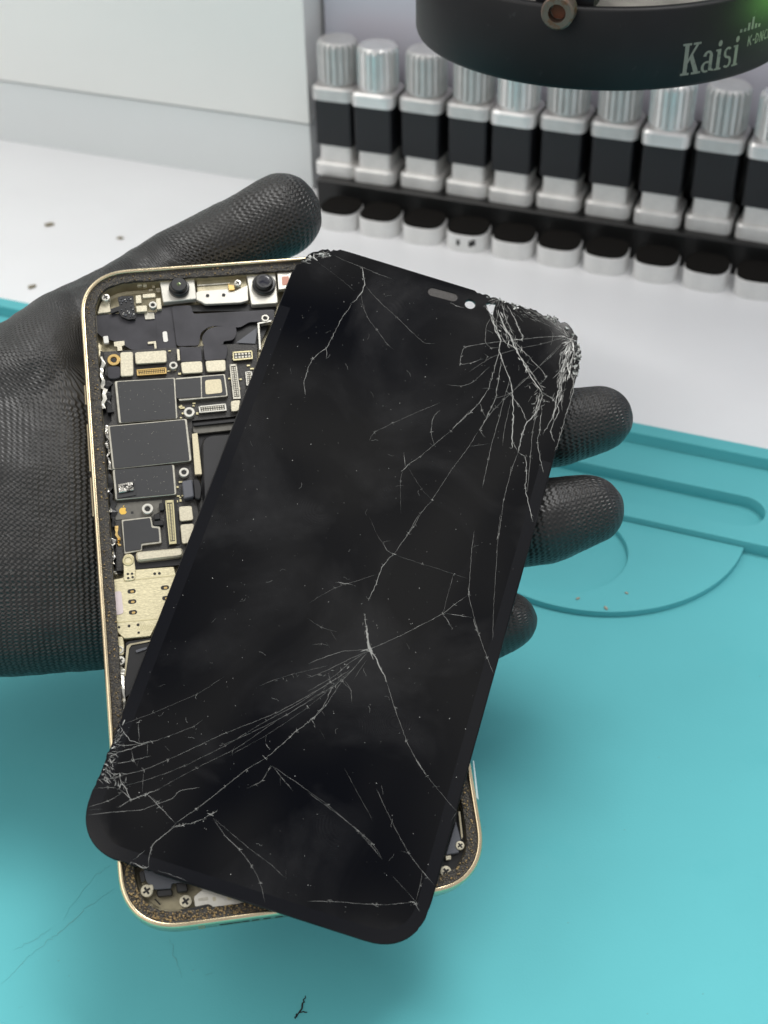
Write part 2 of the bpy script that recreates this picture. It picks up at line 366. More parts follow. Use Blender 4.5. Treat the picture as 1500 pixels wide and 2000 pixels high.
WX = (RACK.inverted() @ (BOX @ Vector((right_end, 0.02, 0)))).x + 0.002
bm = bmesh.new(); box(bm, WX, 1.4, 0.0535, 0.08, 0, 0.6); wl_o = obj('back_wall', bm, MT['wall'])
wl_o.matrix_world = RACK; wl_o['kind'] = 'structure'

# ================================================================== MAT
L0, L1, L2, L3 = 0.0020, 0.0040, 0.0062, 0.0106
def P2(p, z): q = on_z(p, z); return Vector((q.x, q.y))
bk0, bk1 = P2((1239.7, 824.6), L3), P2((1500, 875.8), L3)
bd = (bk1 - bk0).normalized(); bn = Vector((bd.y, -bd.x))          # bn points to the camera
def strip(p, z): return (P2(p, z) - bk0).dot(bn)
w_border = strip(zc(1200, 400), L3)
w_plateau = strip(zc(1395, 838), L2)
mat_root = thing('silicone_mat', 'teal silicone repair mat with raised border, slot and round recess lying on the white table', 'work mat')
def along(s, t): q = bk0 + bd * s + bn * t; return (q.x, q.y)
LW, RW = -0.42, 0.5
bm = bmesh.new(); add_prism(bm, [along(LW, 0.0003), along(RW, 0.0003), along(RW, 0.7), along(LW, 0.7)], L0, L0, 0.0003, k=1)
obj('base_sheet', bm, MT['mat'], mat_root)
bm = bmesh.new(); add_prism(bm, [along(LW, 0), along(RW, 0), along(RW, w_border), along(LW, w_border)], L3, L3 - 0.0002, 0.0003, k=1)
obj('border', bm, MT['mat'], mat_root)
# plateau with slot
t0 = strip(zc(1000, 548), L2); t1 = strip((1440, 1026), L2)
rs = (t1 - t0) / 2
s_end = (P2((1496, 1002), L2) - bk0).dot(bd) - rs
slot = [along(-0.35, t0)] + [along(s_end + rs * math.sin(a), (t0 + t1) / 2 - rs * math.cos(a)) for a in [i * PI / 12 for i in range(13)]] + [along(-0.35, t1)]
plate = [along(LW, w_border + 0.00001), along(RW, w_border + 0.00001), along(RW, w_plateau), along(LW, w_plateau)]
me = fill_with_holes([Vector(p) for p in plate], [slot], L2, L2 - L0 + 0.0008, 0.00012)
obj('raised_plateau', me, MT['mat'], mat_root)
# half disc with round recess
big = [P2(zc(*p), L1) for p in [(1400, 850), (1330, 960), (1150, 1085), (1000, 1140), (800, 1165), (650, 1155), (500, 1120)]]
small = [P2(zc(*p), L1) for p in [(862, 890), (840, 960), (780, 1020), (700, 1060), (600, 1078), (500, 1070), (400, 1045)]]
def fit_circle(ps):
    sx = [0] * 5
    import numpy as np
    A = np.array([[2 * p.x, 2 * p.y, 1] for p in ps]); b = np.array([p.x ** 2 + p.y ** 2 for p in ps])
    s = np.linalg.lstsq(A, b, rcond=None)[0]
    return Vector((s[0], s[1])), math.sqrt(s[2] + s[0] ** 2 + s[1] ** 2)
bc, br = fit_circle(big); sc_, sr_ = fit_circle(small)
disc = []
for i in range(97):
    a = 2 * PI * i / 96; q = bc + Vector((math.cos(a), math.sin(a))) * br
    t = (q - bk0).dot(bn)
    if t < w_plateau + 0.0001: q = q + bn * (w_plateau + 0.0001 - t)
    if not disc or (q - disc[-1]).length > 1e-5: disc.append(q)
if (disc[0] - disc[-1]).length < 1e-5: disc.pop()
me = fill_with_holes(disc, [circle(sc_, sr_, 64)], L1, L1 - L0 + 0.0004, 0.00015)
obj('half_disc', me, MT['mat'], mat_root)
# dark scuffs pressed in the mat
def ribbon_bm(bm, pts, widths, z=0.0, tone=None, layer=None, peak=0.0):
    """Low ridge along a polyline; pts Vector (m), widths (m)."""
    prev = None
    for i, p in enumerate(pts):
        d = (pts[min(i + 1, len(pts) - 1)] - pts[max(i - 1, 0)]); d.z = 0
        if d.length < 1e-9: d = Vector((1, 0, 0))
        d.normalize(); s = Vector((-d.y, d.x, 0)) * widths[i] / 2
        vs_ = [bm.verts.new(p - s), bm.verts.new(p + Vector((0, 0, peak))), bm.verts.new(p + s)]
        if layer is not None:
            for v in vs_: v[layer] = (tone, tone, tone * 0.95, 1)
        if prev:
            bm.faces.new((prev[0], vs_[0], vs_[1], prev[1])); bm.faces.new((prev[1], vs_[1], vs_[2], prev[2]))
        prev = vs_
def wiggle(pts, n, amp, seed=0):
    out = []; rnd = random.Random(seed)
    for a, b in zip(pts, pts[1:]):
        for j in range(n):
            q = a.lerp(b, j / n); q += Vector((rnd.uniform(-amp, amp), rnd.uniform(-amp, amp), 0)); out.append(q)
    out.append(pts[-1]); return out
bm = bmesh.new()
def scuff(px, wmm, seed):
    ps = wiggle([on_z(p, L0 + 0.00004) for p in px], 7, 0.0004, seed)
    n = len(ps); ribbon_bm(bm, ps, [wmm * 0.7 * K * random.uniform(0.3, 1) * math.sin(PI * (i + 0.5) / (n + 0.2)) for i in range(n)], peak=0.00002)
scuff([(56, 1868), (90, 1840), (125, 1815), (165, 1775), (225, 1735)], 0.55, 1)
scuff([(0, 1925), (40, 1885), (58, 1866)], 0.35, 2)
scuff([(30, 1855), (75, 1830), (100, 1812)], 0.3, 3)
scuff([(332, 1830), (340, 1870), (355, 1910)], 0.35, 4)
scuff([(398, 1908), (415, 1898)], 0.35, 5)
scuff([(120, 1800), (185, 1710), (215, 1690)], 0.2, 6)
obj('scuff_mark', bm, MT['scuff'], mat_root)
bm = bmesh.new(); rnd = random.Random(77)
for _ in range(46):
    p = on_z((rnd.uniform(0, 1500), rnd.uniform(1230, 2000)), L0 + .00003); r_ = rnd.uniform(.00008, .0003)
    ribbon_bm(bm, [p + Vector((-r_, 0, 0)), p, p + Vector((r_ * .9, r_ * .6, 0))], [r_ * .7, r_ * 1.5, r_ * .5], peak=.00003)
obj('dirt_speck', bm, MT['scuff'], mat_root)['kind'] = 'stuff'

def crumb(p, z, size, label, cat='crumb', group=None, seed=0, flat=0.3):
    rnd = random.Random(seed)
    bm = bmesh.new(); bmesh.ops.create_icosphere(bm, subdivisions=2, radius=1)
    for v in bm.verts:
        f = 1 + 0.45 * noise.noise(v.co * 1.3 + Vector((seed * 3.1, 0, 0)))
        v.co = Vector((v.co.x * size * f * 1.3, v.co.y * size * f * 0.8, (v.co.z * f * flat + flat * 0.8) * size))
    o = obj('crumb', bm, MT['crumb'] if z == 0 else MT['tancrumb'], None, True); o.location = on_z(p, z); o.rotation_euler = (0, 0, rnd.uniform(0, 3))
    return tag(o, label, cat, group)
crumb((97, 440), 0, 0.0018, 'brown crumb on the white table, largest of three behind the gloved hand', group='crumbs on the white table', seed=1, flat=0.35)
crumb((235, 466), 0, 0.0013, 'small brown crumb on the white table nearest the gloved thumb', group='crumbs on the white table', seed=2, flat=0.35)
crumb((63, 561), 0, 0.0016, 'brown crumb on the white table just behind the teal mat edge', group='crumbs on the white table', seed=3, flat=0.35)
crumb(zc(630, 1100), L1, 0.0006, 'tiny tan crumb on the half disc nearest the ring fingertip', group='crumbs on the teal mat', seed=4)
crumb(zc(758, 1144), L1, 0.00065, 'tiny tan crumb by the curved rim of the half disc', group='crumbs on the teal mat', seed=5)
crumb(zc(852, 1075), L1, 0.0005, 'tiny tan crumb on the half disc, furthest right of three', group='crumbs on the teal mat', seed=6)
bm = bmesh.new()
def hair(px, wmm, seed):
    ps = wiggle([on_z(p, L0 + 0.0001) for p in px], 4, 0.0002, seed); n = len(ps)
    ribbon_bm(bm, ps, [wmm * K * (0.4 + 0.6 * math.sin(PI * (i + 0.5) / n)) for i in range(n)], peak=0.0002)
hair([(576, 1988), (586, 1975), (592, 1960), (596, 1945)], 0.4, 1); hair([(583, 1976), (600, 1977)], 0.35, 2); hair([(580, 1980), (577, 1990)], 0.4, 3)
tag(obj('lint_fibre', bm, MT['dark']), 'dark scrap of lint on the teal mat at the bottom of the picture', 'lint')

# ================================================================== TOOL RACK
s0, s1 = on_z((666, 454), 0), on_z((1469.5, 586), 0)
rd = (s1 - s0); rd.z = 0; rd.normalize(); rn = Vector((-rd.y, rd.x, 0))
rang = math.atan2(rd.y, rd.x)
RACK = Matrix.Translation(s0) @ Matrix.Rotation(rang, 4, 'Z')
RI = RACK.inverted()
def row_x(p, z, ydist):                      # where a photo point falls along the row
    d = ray(*p); q0 = s0 + rn * ydist
    q = CAM + d * ((q0 - CAM).dot(rn) / d.dot(rn)); return (RI @ q)
HP, D = 0.0148, 0.024
bm = bmesh.new(); box(bm, -0.02, 0.35, 0.0195, 0.0525, 0, HP, 0.0008)
box(bm, 0.006, 0.35, 0.0475, 0.052, HP - 0.001, HP + 0.037, 0.0005)
rk = obj('tool_rack', bm, MT['rail']); rk.matrix_world = RACK
tag(rk, 'long black rack bar under the row of silver and black knobs', 'rack')
def sq(w, d, r): return round_poly([(-w / 2, -d / 2), (w / 2, -d / 2), (w / 2, d / 2), (-w / 2, d / 2)], r, 5)
def make_knob(bright):
    t = bpy.data.objects.new('knob_tool', None); COL.objects.link(t); t.empty_display_size = 0.01
    cm_, bm_ = (MT['chrome'], MT['chrome']) if bright else (MT['alu'], MT['alu'])
    z = 0
    b = bmesh.new(); add_prism(b, sq(20.0, 20.0, 4), 6.3, 6.3, 1.0); obj('foot_flange', b, MT['worn'], t)
    b = bmesh.new(); add_prism(b, sq(15.4, 15.4, 2), 14.4, 8.2); obj('lower_block', b, MT['worn'], t)
    b = bmesh.new(); add_prism(b, sq(17.8, 17.8, 1.6), 35.5, 21.1, 0.4); obj('sleeve', b, MT['sleeve'], t)
    b = bmesh.new(); add_prism(b, sq(20.2, 20.2, 4.5), 41.5, 6.0, 1.0); obj('collar', b, bm_, t)
    b = bmesh.new()
    nf = 20; n = nf * 6; R = 9.2; prof = []
    rings = []
    for r_, z_, fl in ((8.2, 41.5, 0), (8.2, 42.6, 0), (R, 43, 1), (R, 58.3, 1), (R - 0.5, 59.6, .5), (R - 1.6, 60.5, 0), (0, 60.7, 0)):
        if r_ == 0: rings.append([b.verts.new((0, 0, z_ * K))]); continue
        ring = []
        for i in range(n):
            q = r_ - fl * (1.3 if i % 6 in (0, 1) else 0.0); a = 2 * PI * i / n
            ring.append(b.verts.new((q * math.cos(a) * K, q * math.sin(a) * K, z_ * K)))
        rings.append(ring)
    for r0, r1 in zip(rings, rings[1:]):
        for i in range(n):
            if len(r1) == 1: b.faces.new((r0[i - 1], r0[i], r1[0]))
            else: b.faces.new((r0[i - 1], r0[i], r1[i], r1[i - 1]))
    obj('knurled_cap', b, cm_, t)
    return t
def copy_tree(o, parent=None):
    c = o.copy(); COL.objects.link(c)
    if parent: c.parent = parent
    for ch in list(o.children): copy_tree(ch, c)
    return c
flange_px = [za(116, 548), za(243, 585), za(388, 602), za(535, 628), za(674, 662), za(824, 678), za(980, 710), za(1140, 725), za(1303, 745), za(1468, 770)]
ordn = ['leftmost', 'second', 'third', 'fourth', 'fifth', 'sixth', 'seventh', 'eighth', 'ninth', 'last']
protos = {}
look = ['above the gloved thumb', 'with a shiny collar', 'with a dull collar', 'partly behind the black ring', 'with a shiny collar under the black ring', 'with a dull collar under the black ring', 'with a dull collar at the front of the black ring', 'with a shiny collar right of the black ring', 'standing clear of the black ring', 'cut off by the right side of the picture']
for i, fp in enumerate(flange_px):
    br_ = i in (1, 4, 7, 9)
    if br_ not in protos: o = protos[br_] = make_knob(br_)
    else: o = copy_tree(protos[br_])
    q = row_x(fp, 0, D)
    lean = 0
    o.matrix_world = RACK @ Matrix.Translation((q.x, D + 0.0102 + (0.0 if not br_ else -0.0015), HP)) @ Matrix.Rotation(random.uniform(-.03, .03), 4, 'Z')
    tag(o, '%s silver knob %s' % (ordn[i] if i in (0, 9) else ordn[i] + ' from left', look[i]) if i not in (0,) else 'leftmost silver knob with black sleeve, above the gloved thumb', 'knob', 'silver knobs with black sleeves along the rack')
stub_px = [(666, 454), (730, 467), (816, 484.6), (902, 494), (991, 512), (1080, 524.5), (1172, 543), (1270, 558), (1368, 573.6), (1469.5, 586)]
stub0 = None
def make_stub():
    t = bpy.data.objects.new('magnet_stub', None); COL.objects.link(t); t.empty_display_size = 0.01
    b = bmesh.new(); add_prism(b, sq(18.6, 18, 7.5), 8.0, 8.0, 0.5); obj('stub_body', b, MT['stub'], t)
    b = bmesh.new(); add_prism(b, sq(18.0, 17.4, 7.3), 9.0, 1.0, 0.4); obj('dark_pad', b, MT['stubtop'], t)
    return t
slook = ['half hidden by the gloved thumb', 'right of the thumb', 'left of the one with two dark specks', 'with two dark specks on its front', 'right of the one with two dark specks', 'fifth from the right end', 'fourth from the right end', 'third from the right end', 'second from the right end', 'cut off by the right side of the picture']
for i, sp in enumerate(stub_px):
    o = make_stub() if i == 0 else copy_tree(stub0)
    if i == 0: stub0 = o
    q = row_x(sp, 0, 0)
    if i == 0: q.x -= 0.0035
    o.matrix_world = RACK @ Matrix.Translation((q.x, 0.0093, 0)) @ Matrix.Rotation(random.uniform(-.05, .05), 4, 'Z')
    tag(o, 'low white dark-topped stub ' + slook[i], 'stub', 'low off-white stubs in front of the rack')
    if i == 3:
        b = bmesh.new()
        for dx in (-2.4, 3.2, 4.6):
            add_prism(b, [(dx - .7, -9.08), (dx + .8, -9.08), (dx + .8, -8.9), (dx - .7, -8.9)], 5.6 if dx < 4 else 6.4, 2.6)
        obj('ink_mark', b, MT['dark'], o)

# ================================================================== RING ON THE MICROSCOPE
RR, RHT = 57.0, 22.5
rc = CAM + M @ Vector((0.42 * (1172 - 750) / F, -0.1508, 0.42))
ring = thing('microscope_ring', 'round black ring with a rusty socket screw and grey lettering hanging above the rack', 'ring', Matrix.Translation(rc))
bm = bmesh.new()
add_lathe(bm, [(RR - 9, 0.6), (RR - 1.2, 0), (RR - 0.3, 0.3), (RR, 1.2), (RR, RHT - 0.8), (RR - 0.8, RHT), (RR - 2.6, RHT), (RR - 2.8, RHT - 1.2)], n=128)
obj('ring_wall', bm, MT['ring'], ring, True)
bm = bmesh.new(); add_lathe(bm, [(RR - 2.8, RHT - 1.2), (RR - 14, RHT - 1.0), (RR - 15, RHT - 0.6), (RR - 15, RHT + 3), (RR - 24, RHT + 3), (RR - 25, 0.7), (RR - 9, 0.6)], n=128)
obj('top_plate', bm, MT['ringtop'], ring, True)
bm = bmesh.new(); add_lathe(bm, [(RR - 26, -2), (RR - 26, RHT + 70), (RR - 30, RHT + 70), (RR - 30, -2), (0, -1)], n=64); obj('lens_barrel', bm, MT['ring'], ring, True)
def ringpt(a, r, z): return Vector((r * math.sin(a) * K, -r * math.cos(a) * K, z * K))
# boss and screw
aS = math.asin((1106 - 1172) / 385) - 0.18
dirS = Vector((math.sin(aS), -math.cos(aS), 0)); sideS = Vector((math.cos(aS), math.sin(aS), 0))
bm = bmesh.new()
for s in (-1, 1):
    pass
c_ = dirS * (RR - 9.5)
add_prism(bm, [((c_ + sideS * a + dirS * b)[0], (c_ + sideS * a + dirS * b)[1]) for a, b in ((-8, -5), (8, -5), (8, 6), (-8, 6))], RHT + 5.5, 6.5, 0.6)
obj('clamp_block', bm, MT['ring'], ring)
bm = bmesh.new(); add_lathe(bm, [(2.6, -6), (2.6, -1), (4.4, -1), (4.5, -0.4), (4.5, 3.6), (4.0, 4.2), (2.4, 4.2), (2.3, 1.5), (0, 1.2)], n=24)
sc = obj('socket_screw', bm, MT['rust'], ring, False)
sc.matrix_basis = Matrix.Translation(ringpt(aS, RR + 1.0, RHT - 0.2)) @ dirS.to_track_quat('Z', 'Y').to_matrix().to_4x4()
bm = bmesh.new(); add_lathe(bm, [(2.2, 1.6), (0, 1.6)], n=6); hx = obj('hex_socket', bm, mat('rust_socket', (0.12, 0.035, 0.012), 0.7), ring)
hx.matrix_basis = sc.matrix_basis @ Matrix.Translation((0, 0, 0.0003))
# lettering: bold serif capitals and lower case as stroke polygons, wrapped round the ring
def rect(x0, y0, x1, y1): return [(x0, y0), (x1, y0), (x1, y1), (x0, y1)]
def arcs(cx, cy, rx, ry, wx, wy, a0, a1, n=12):
    o_ = [(cx + rx * math.cos(math.radians(a0 + (a1 - a0) * i / n)), cy + ry * math.sin(math.radians(a0 + (a1 - a0) * i / n))) for i in range(n + 1)]
    i_ = [(cx + (rx - wx) * math.cos(math.radians(a0 + (a1 - a0) * i / n)), cy + (ry - wy) * math.sin(math.radians(a0 + (a1 - a0) * i / n))) for i in range(n + 1)]
    return [[o_[i], o_[i + 1], i_[i + 1], i_[i]] for i in range(n)]
GL = {
 'K': [rect(.10, .06, .28, .94), rect(0, 0, .38, .07), rect(0, .93, .38, 1), [(.28, .36), (.28, .50), (.58, .93), (.70, .93)], [(.34, .55), (.45, .68), (.80, .07), (.58, .07)], rect(.46, .93, .80, 1), rect(.48, 0, .90, .07)],
 'a': [rect(.36, .05, .52, .52), [(.36, .05), (.62, 0), (.62, .06), (.52, .10)]] + arcs(.25, .17, .24, .18, .13, .06, 60, 300) + arcs(.29, .48, .23, .20, .14, .07, 0, 170) + [rect(.24, .29, .38, .35)],
 'i': [rect(.08, .05, .25, .60), rect(0, 0, .33, .06), rect(0, .60, .25, .66)] + [circle((.17, .84), .10, 12)],
 's': arcs(.24, .49, .21, .18, .12, .07, 40, 270) + arcs(.24, .19, .22, .19, .12, .07, -140, 90),
}
ADV = {'K': .90, 'a': .66, 'i': .38, 's': .52}
bm = bmesh.new()
def wrap(poly, x0, y0, sz, sx=1.0):
    # subdivide long spans lightly, place on the ring, 0.06 mm proud
    ps = [Vector((p[0], p[1])) for p in poly]
    f, b_ = [], []
    for p in ps:
        a = (x0 + p.x * sz * sx) / RR; z = y0 + p.y * sz
        f.append(bm.verts.new(ringpt(a, RR + 0.08, z)))
    try: bm.faces.new(f)
    except ValueError: pass
x = RR * (math.asin(158 / 378.0) - 0.185)
for ch in 'Kaisi':
    for pl in GL[ch]: wrap(pl, x, 3.6, 8.8, 0.78)
    x += ADV[ch] * 8.8 * 0.78
xb = x - 1.0
for dx, h0, h1 in ((0, 0, .35), (1.5, 0, .6), (3.0, 0, 2.1), (4.5, 0, 3.4), (6.0, 0, 1.3), (7.5, 0, .5)):
    wrap(rect(0, h0, .9, max(h1, .9)), xb + dx, 12.6, 1.0)
# small sans line K-DNCB
def line(a, b, w_=.16):
    a, b = Vector(a), Vector(b); d = (b - a).normalized(); n = Vector((-d.y, d.x)) * w_ / 2; return [a - n, b - n, b + n, a + n]
SM = {'K': [line((.1, 0), (.1, 1)), line((.15, .45), (.6, 1)), line((.25, .6), (.65, 0))], '-': [line((.05, .45), (.4, .45))],
      'D': [line((.1, 0), (.1, 1))] + arcs(.1, .5, .55, .5, .15, .15, -90, 90), 'N': [line((.1, 0), (.1, 1)), line((.6, 0), (.6, 1)), line((.1, 1), (.6, 0))],
      'C': arcs(.45, .5, .4, .5, .15, .15, 50, 310), 'B': [line((.1, 0), (.1, 1))] + arcs(.1, .74, .42, .26, .13, .13, -90, 90) + arcs(.1, .26, .5, .28, .13, .13, -90, 90)}
x = RR * (math.asin(268 / 366.0) - 0.185)
for ch in 'K-DNCB':
    for pl in SM[ch]: wrap(pl, x, 8.1, 2.9, 0.85)
    x += (.5 if ch == '-' else .82) * 2.9 * .85
obj('lettering', bm, MT['print'], ring)
# green indicator lamp whose glow falls on the right flank of the ring
gl_ = rc + Vector((0.105, -0.035, 0.03))
go = area('green_lamp', gl_, rc + Vector((0.04, -0.03, 0.014)), 0.02, 0.0032, (0.30, 1.0, 0.15)); go.data.spread = math.radians(40)

# ================================================================== PHONE BODY
phone = thing('smartphone', 'opened gold smartphone with bare circuit board held in the black gloved hand', 'phone', PHONE)
PW, PHH, PR = 78.1, 160.8, 13.2
def rrect(w_, h_, r, n=14, pw=2.35):
    out = []
    for qx, qy, a0 in ((1, 1, 0), (-1, 1, 90), (-1, -1, 180), (1, -1, 270)):
        for i in range(n + 1):
            a = math.radians(a0 + 90 * i / n); c, s = math.cos(a), math.sin(a)
            ex = math.copysign(abs(c) ** (2 / pw), c); ey = math.copysign(abs(s) ** (2 / pw), s)
            out.append(Vector((qx * (w_ / 2 - r) + r * ex, qy * (h_ / 2 - r) + r * ey)))
    return out
def dense(ps, step):
    out = []
    for i in range(len(ps)):
        a, b = ps[i], ps[(i + 1) % len(ps)]; n = max(1, int((b - a).length / step))
        for j in range(n): out.append(a.lerp(b, j / n))
    return out
def loops(specs, step=None, jitter=None, cap=False):
    bm = bmesh.new(); rings = []
    base = rrect(PW, PHH, PR)
    if step: base = dense(base, step)
    n = len(base)
    nr = []
    for i in range(n):
        d = base[(i + 1) % n] - base[i - 1]; nr.append(Vector((-d.y, d.x)).normalized())   # inward (ccw)
    for k_, (ins, z) in enumerate(specs):
        ring_ = []
        for i, p in enumerate(base):
            q = p + nr[i] * ins; zz = z
            if jitter and jitter[k_]:
                q = q + nr[i] * jitter[k_] * noise.noise(Vector((p.x * .6, p.y * .6, k_ * 7.1))) * 1.0
                zz += 0.7 * jitter[k_] * noise.noise(Vector((p.x * 1.1, p.y * 1.1, 40 + k_ * 7.1)))
            ring_.append(bm.verts.new((q.x * K, q.y * K, zz * K)))
        rings.append(ring_)
    for r0, r1 in zip(rings, rings[1:]):
        for i in range(n): bm.faces.new((r0[i - 1], r0[i], r1[i], r1[i - 1]))
    if cap: bm.faces.new(rings[-1])
    return bm
frame = obj('frame', loops([(3, -7.6), (1.2, -7.4), (0.3, -6.9), (0, -6.2), (0, -0.9), (0.12, -0.35), (0.45, -0.02), (0.95, 0), (1.15, -0.15), (1.2, -0.7)], 3.0), MT['gold'], phone, True)
obj('back_cover', loops([(3, -7.6), (3.1, -6.6)], 3.0, cap=True), MT['black'], phone)
obj('adhesive_gasket', loops([(1.2, -0.62), (1.7, -0.85), (2.5, -0.8), (2.95, -0.85), (3.4, -0.9), (3.55, -1.5)], 0.5, [0, .22, .3, .3, .25, .1]), [MT['gasket']], phone)
obj('chassis', loops([(3.5, -1.35), (3.6, -5.0), (4.4, -5.2)], 3.0, cap=True), MT['gold_inner'], phone)
# brown crusts of adhesive along the bottom ledge
bm = bmesh.new(); rnd = random.Random(3)
base = dense(rrect(PW, PHH, PR), 0.4); nb = len(base)
for i, p in enumerate(base):
    if p.y > -58: dens = 0.25 if p.x < 0 else 0.06
    else: dens = 3.4 if p.x < 12 else 0.8
    d = base[(i + 1) % nb] - base[i - 1]; nrm = Vector((-d.y, d.x)).normalized()
    for _ in range(int(dens) + (rnd.random() < dens % 1)):
        q = p + nrm * rnd.uniform(1.4, 3.4); s = rnd.uniform(0.12, 0.38)
        mtx = Matrix.Translation((q.x * K, q.y * K, -0.75 * K)) @ Matrix.Rotation(rnd.uniform(0, 6), 4, Vector((rnd.random(), rnd.random(), 1)).normalized()) @ Matrix.Diagonal((s * K, s * K * rnd.uniform(.5, 1), s * K * 0.6, 1))
        bmesh.ops.create_icosphere(bm, subdivisions=1, radius=1, matrix=mtx)
obj('adhesive_crust', bm, MT['grit'], phone)['kind'] = 'stuff'
# buttons on the left side
def side_box(pa, pb, name, parent, out=0.45):
    a, b = U(pa, -2.4), U(pb, -2.4); x = -PW / 2
    bm = bmesh.new(); add_prism(bm, round_poly([(x - out, b.y), (x + .3, b.y), (x + .3, a.y), (x - out, a.y)], .3), -2.2, 2.9, .15)
    obj(name, bm, MT['gold'], parent)
side_box(z1(55, 930), z1(65, 1060), 'side_button', frame)
side_box(z1(85, 1190), z2(105, 140), 'side_button', frame)
side_box(z2(112, 180), z2(130, 440), 'side_button', frame)
# speaker holes and antenna line in the bottom side
bm = bmesh.new()
for i, (x, y) in enumerate([(690, 1272), (725, 1268), (760, 1263), (800, 1257), (850, 1250), (905, 1245), (965, 1238)]):
    q = local(PHI, *z4(x, y), -3.6)
    mtx = Matrix.Translation((q.x * K, (-PHH / 2 - 0.02) * K, -3.7 * K)) @ Matrix.Rotation(PI / 2, 4, 'X') @ Matrix.Diagonal((1.0, 0.75, 1, 1))
    bmesh.ops.create_cone(bm, cap_ends=True, segments=16, radius1=0.85 * K, radius2=0.85 * K, depth=0.06 * K, matrix=mtx)
obj('speaker_hole', bm, MT['dark'], frame)
q = local(PHI, *z4(583, 1275), 0)
bm = bmesh.new(); add_prism(bm, [(q.x - .7, -PHH / 2 - .03), (q.x + .7, -PHH / 2 - .03), (q.x + .7, -PHH / 2 + .2), (q.x - .7, -PHH / 2 + .2)], -.9, 5.4); obj('antenna_band', bm, mat('dull_antenna_plastic', (0.33, 0.28, 0.17), 0.45), frame)

# ------------------------------------------------------------------ phone internals (outlines measured on the board plane)
def slab(name, px, z, h, material, parent, r=0.0, bev=0.0, smooth=False):
    pts = [U(p, z) for p in px]
    pl = round_poly(pts, r, 3) if r > 0 else [p.xy for p in pts]
    bm = bmesh.new(); add_prism(bm, pl, z, h, bev)
    return obj(name, bm, material, parent)
def Z1(*c): return [z1(*p) for p in c]
def Z2(*c): return [z2(*p) for p in c]
def Z4(*c): return [z4(*p) for p in c]
def Z5(*c): return [z5(*p) for p in c]
def quad_lerp(px, s, t):
    a, b, c, d = [Vector(p) for p in px]; return tuple(a.lerp(b, s).lerp(d.lerp(c, s), t))
def subquad(px, s0_, s1_, t0_, t1_): return [quad_lerp(px, s0_, t0_), quad_lerp(px, s1_, t0_), quad_lerp(px, s1_, t1_), quad_lerp(px, s0_, t1_)]
def screw(p, z, r, parent, material=None, hole=True, cross=False, name='screw', h=1.2):
    c = U(p, z); bm = bmesh.new()
    if hole: prof = [(r * 1.0, -h), (r * 1.0, -0.12), (r * .92, 0), (r * .62, 0), (r * .5, -.12), (r * .45, -h * .8), (0, -h * .8)]
    else: prof = [(r, -h), (r, -.2), (r * .9, -.05), (r * .5, 0), (0, 0)]
    add_lathe(bm, prof, c, 20)
    o = obj(name, bm, material or MT['silver'], parent)
    if hole:
        b = bmesh.new(); add_lathe(b, [(r * .45, -.3), (0, -.3)], c, 14); obj('screw_hole', b, MT['dark'], o)
    else:
        b = bmesh.new(); l, w_ = r * .62, r * .17
        for ang in (0.5, 0.5 + PI / 2):
            ca, sa = math.cos(ang), math.sin(ang)
            add_prism(b, [(c.x + x * ca - y * sa, c.y + x * sa + y * ca) for x, y in ((-l, -w_), (l, -w_), (l, w_), (-l, w_))], z + .03 + (.004 if ang > 1 else 0), .1)
        obj('cross_slot', b, MT['dark'], o)
    return o
def connector(name, px, z, parent, frame_m, inner_m, pin_m, n, along_s=True, wall=0.16):
    o = slab(name, px, z - .25, .5, inner_m, parent, .2)
    # rim
    bm = bmesh.new()
    for (a, b, c, d) in ((0, 1, 0, wall), (0, 1, 1 - wall, 1), (0, wall * .35, 0, 1), (1 - wall * .35, 1, 0, 1)) if along_s else ((0, wall, 0, 1), (1 - wall, 1, 0, 1), (0, 1, 0, wall * .35), (0, 1, 1 - wall * .35, 1)):
        add_prism(bm, [U(p, z).xy for p in subquad(px, a, b, c, d)], z + (0.0 if c == 0 else .003), .5)
    obj('connector_rim', bm, frame_m, o)
    bm = bmesh.new()
    for i in range(n):
        s = (i + .5) / n; dw = .28 / n
        s_ = .08 + .84 * s
        for lo, hi in ((.22, .44), (.56, .78)):
            q = subquad(px, s_ - dw, s_ + dw, lo, hi) if along_s else subquad(px, lo, hi, s_ - dw, s_ + dw)
            add_prism(bm, [U(p, z - .1).xy for p in q], z - .1, .25)
    obj('connector_pins', bm, pin_m, o)
    return o
ZB = -3.0                                       # top of the logic board
board = slab('logic_board', Z1((215, 705), (690, 680), (1040, 655), (1235, 660), (1235, 1120), (800, 1165), (800, 1500)) + Z2((790, 110), (880, 330), (880, 640), (740, 740), (420, 790), (300, 800), (285, 330), (255, 0)) + Z1((235, 1200), (265, 1170), (265, 880), (225, 860)), ZB, 1.4, MT['board'], phone)
# tiny surface parts scattered on the board
bm = bmesh.new(); rnd = random.Random(11)
def smd(px, n, z, smin=.18, smax=.45):
    for _ in range(n):
        p = quad_lerp(px, rnd.random(), rnd.random()); c = U(p, z); a, b = rnd.uniform(smin, smax), rnd.uniform(smin, smax) * .7
        add_prism(bm, [(c.x - a, c.y - b), (c.x + a, c.y - b), (c.x + a, c.y + b), (c.x - a, c.y + b)], z + .25, .3)
smd(Z1((640, 700), (720, 700), (720, 860), (640, 870)), 6, ZB); smd(Z1((1040, 680), (1230, 660), (1200, 1000), (1040, 1010)), 9, ZB)
smd(Z1((715, 1040), (840, 1030), (840, 1140), (715, 1150)), 9, ZB); smd(Z2((700, 100), (800, 90), (730, 350), (700, 350)), 8, ZB)
obj('surface_component', bm, MT['lightbrass'], board)['kind'] = 'stuff'

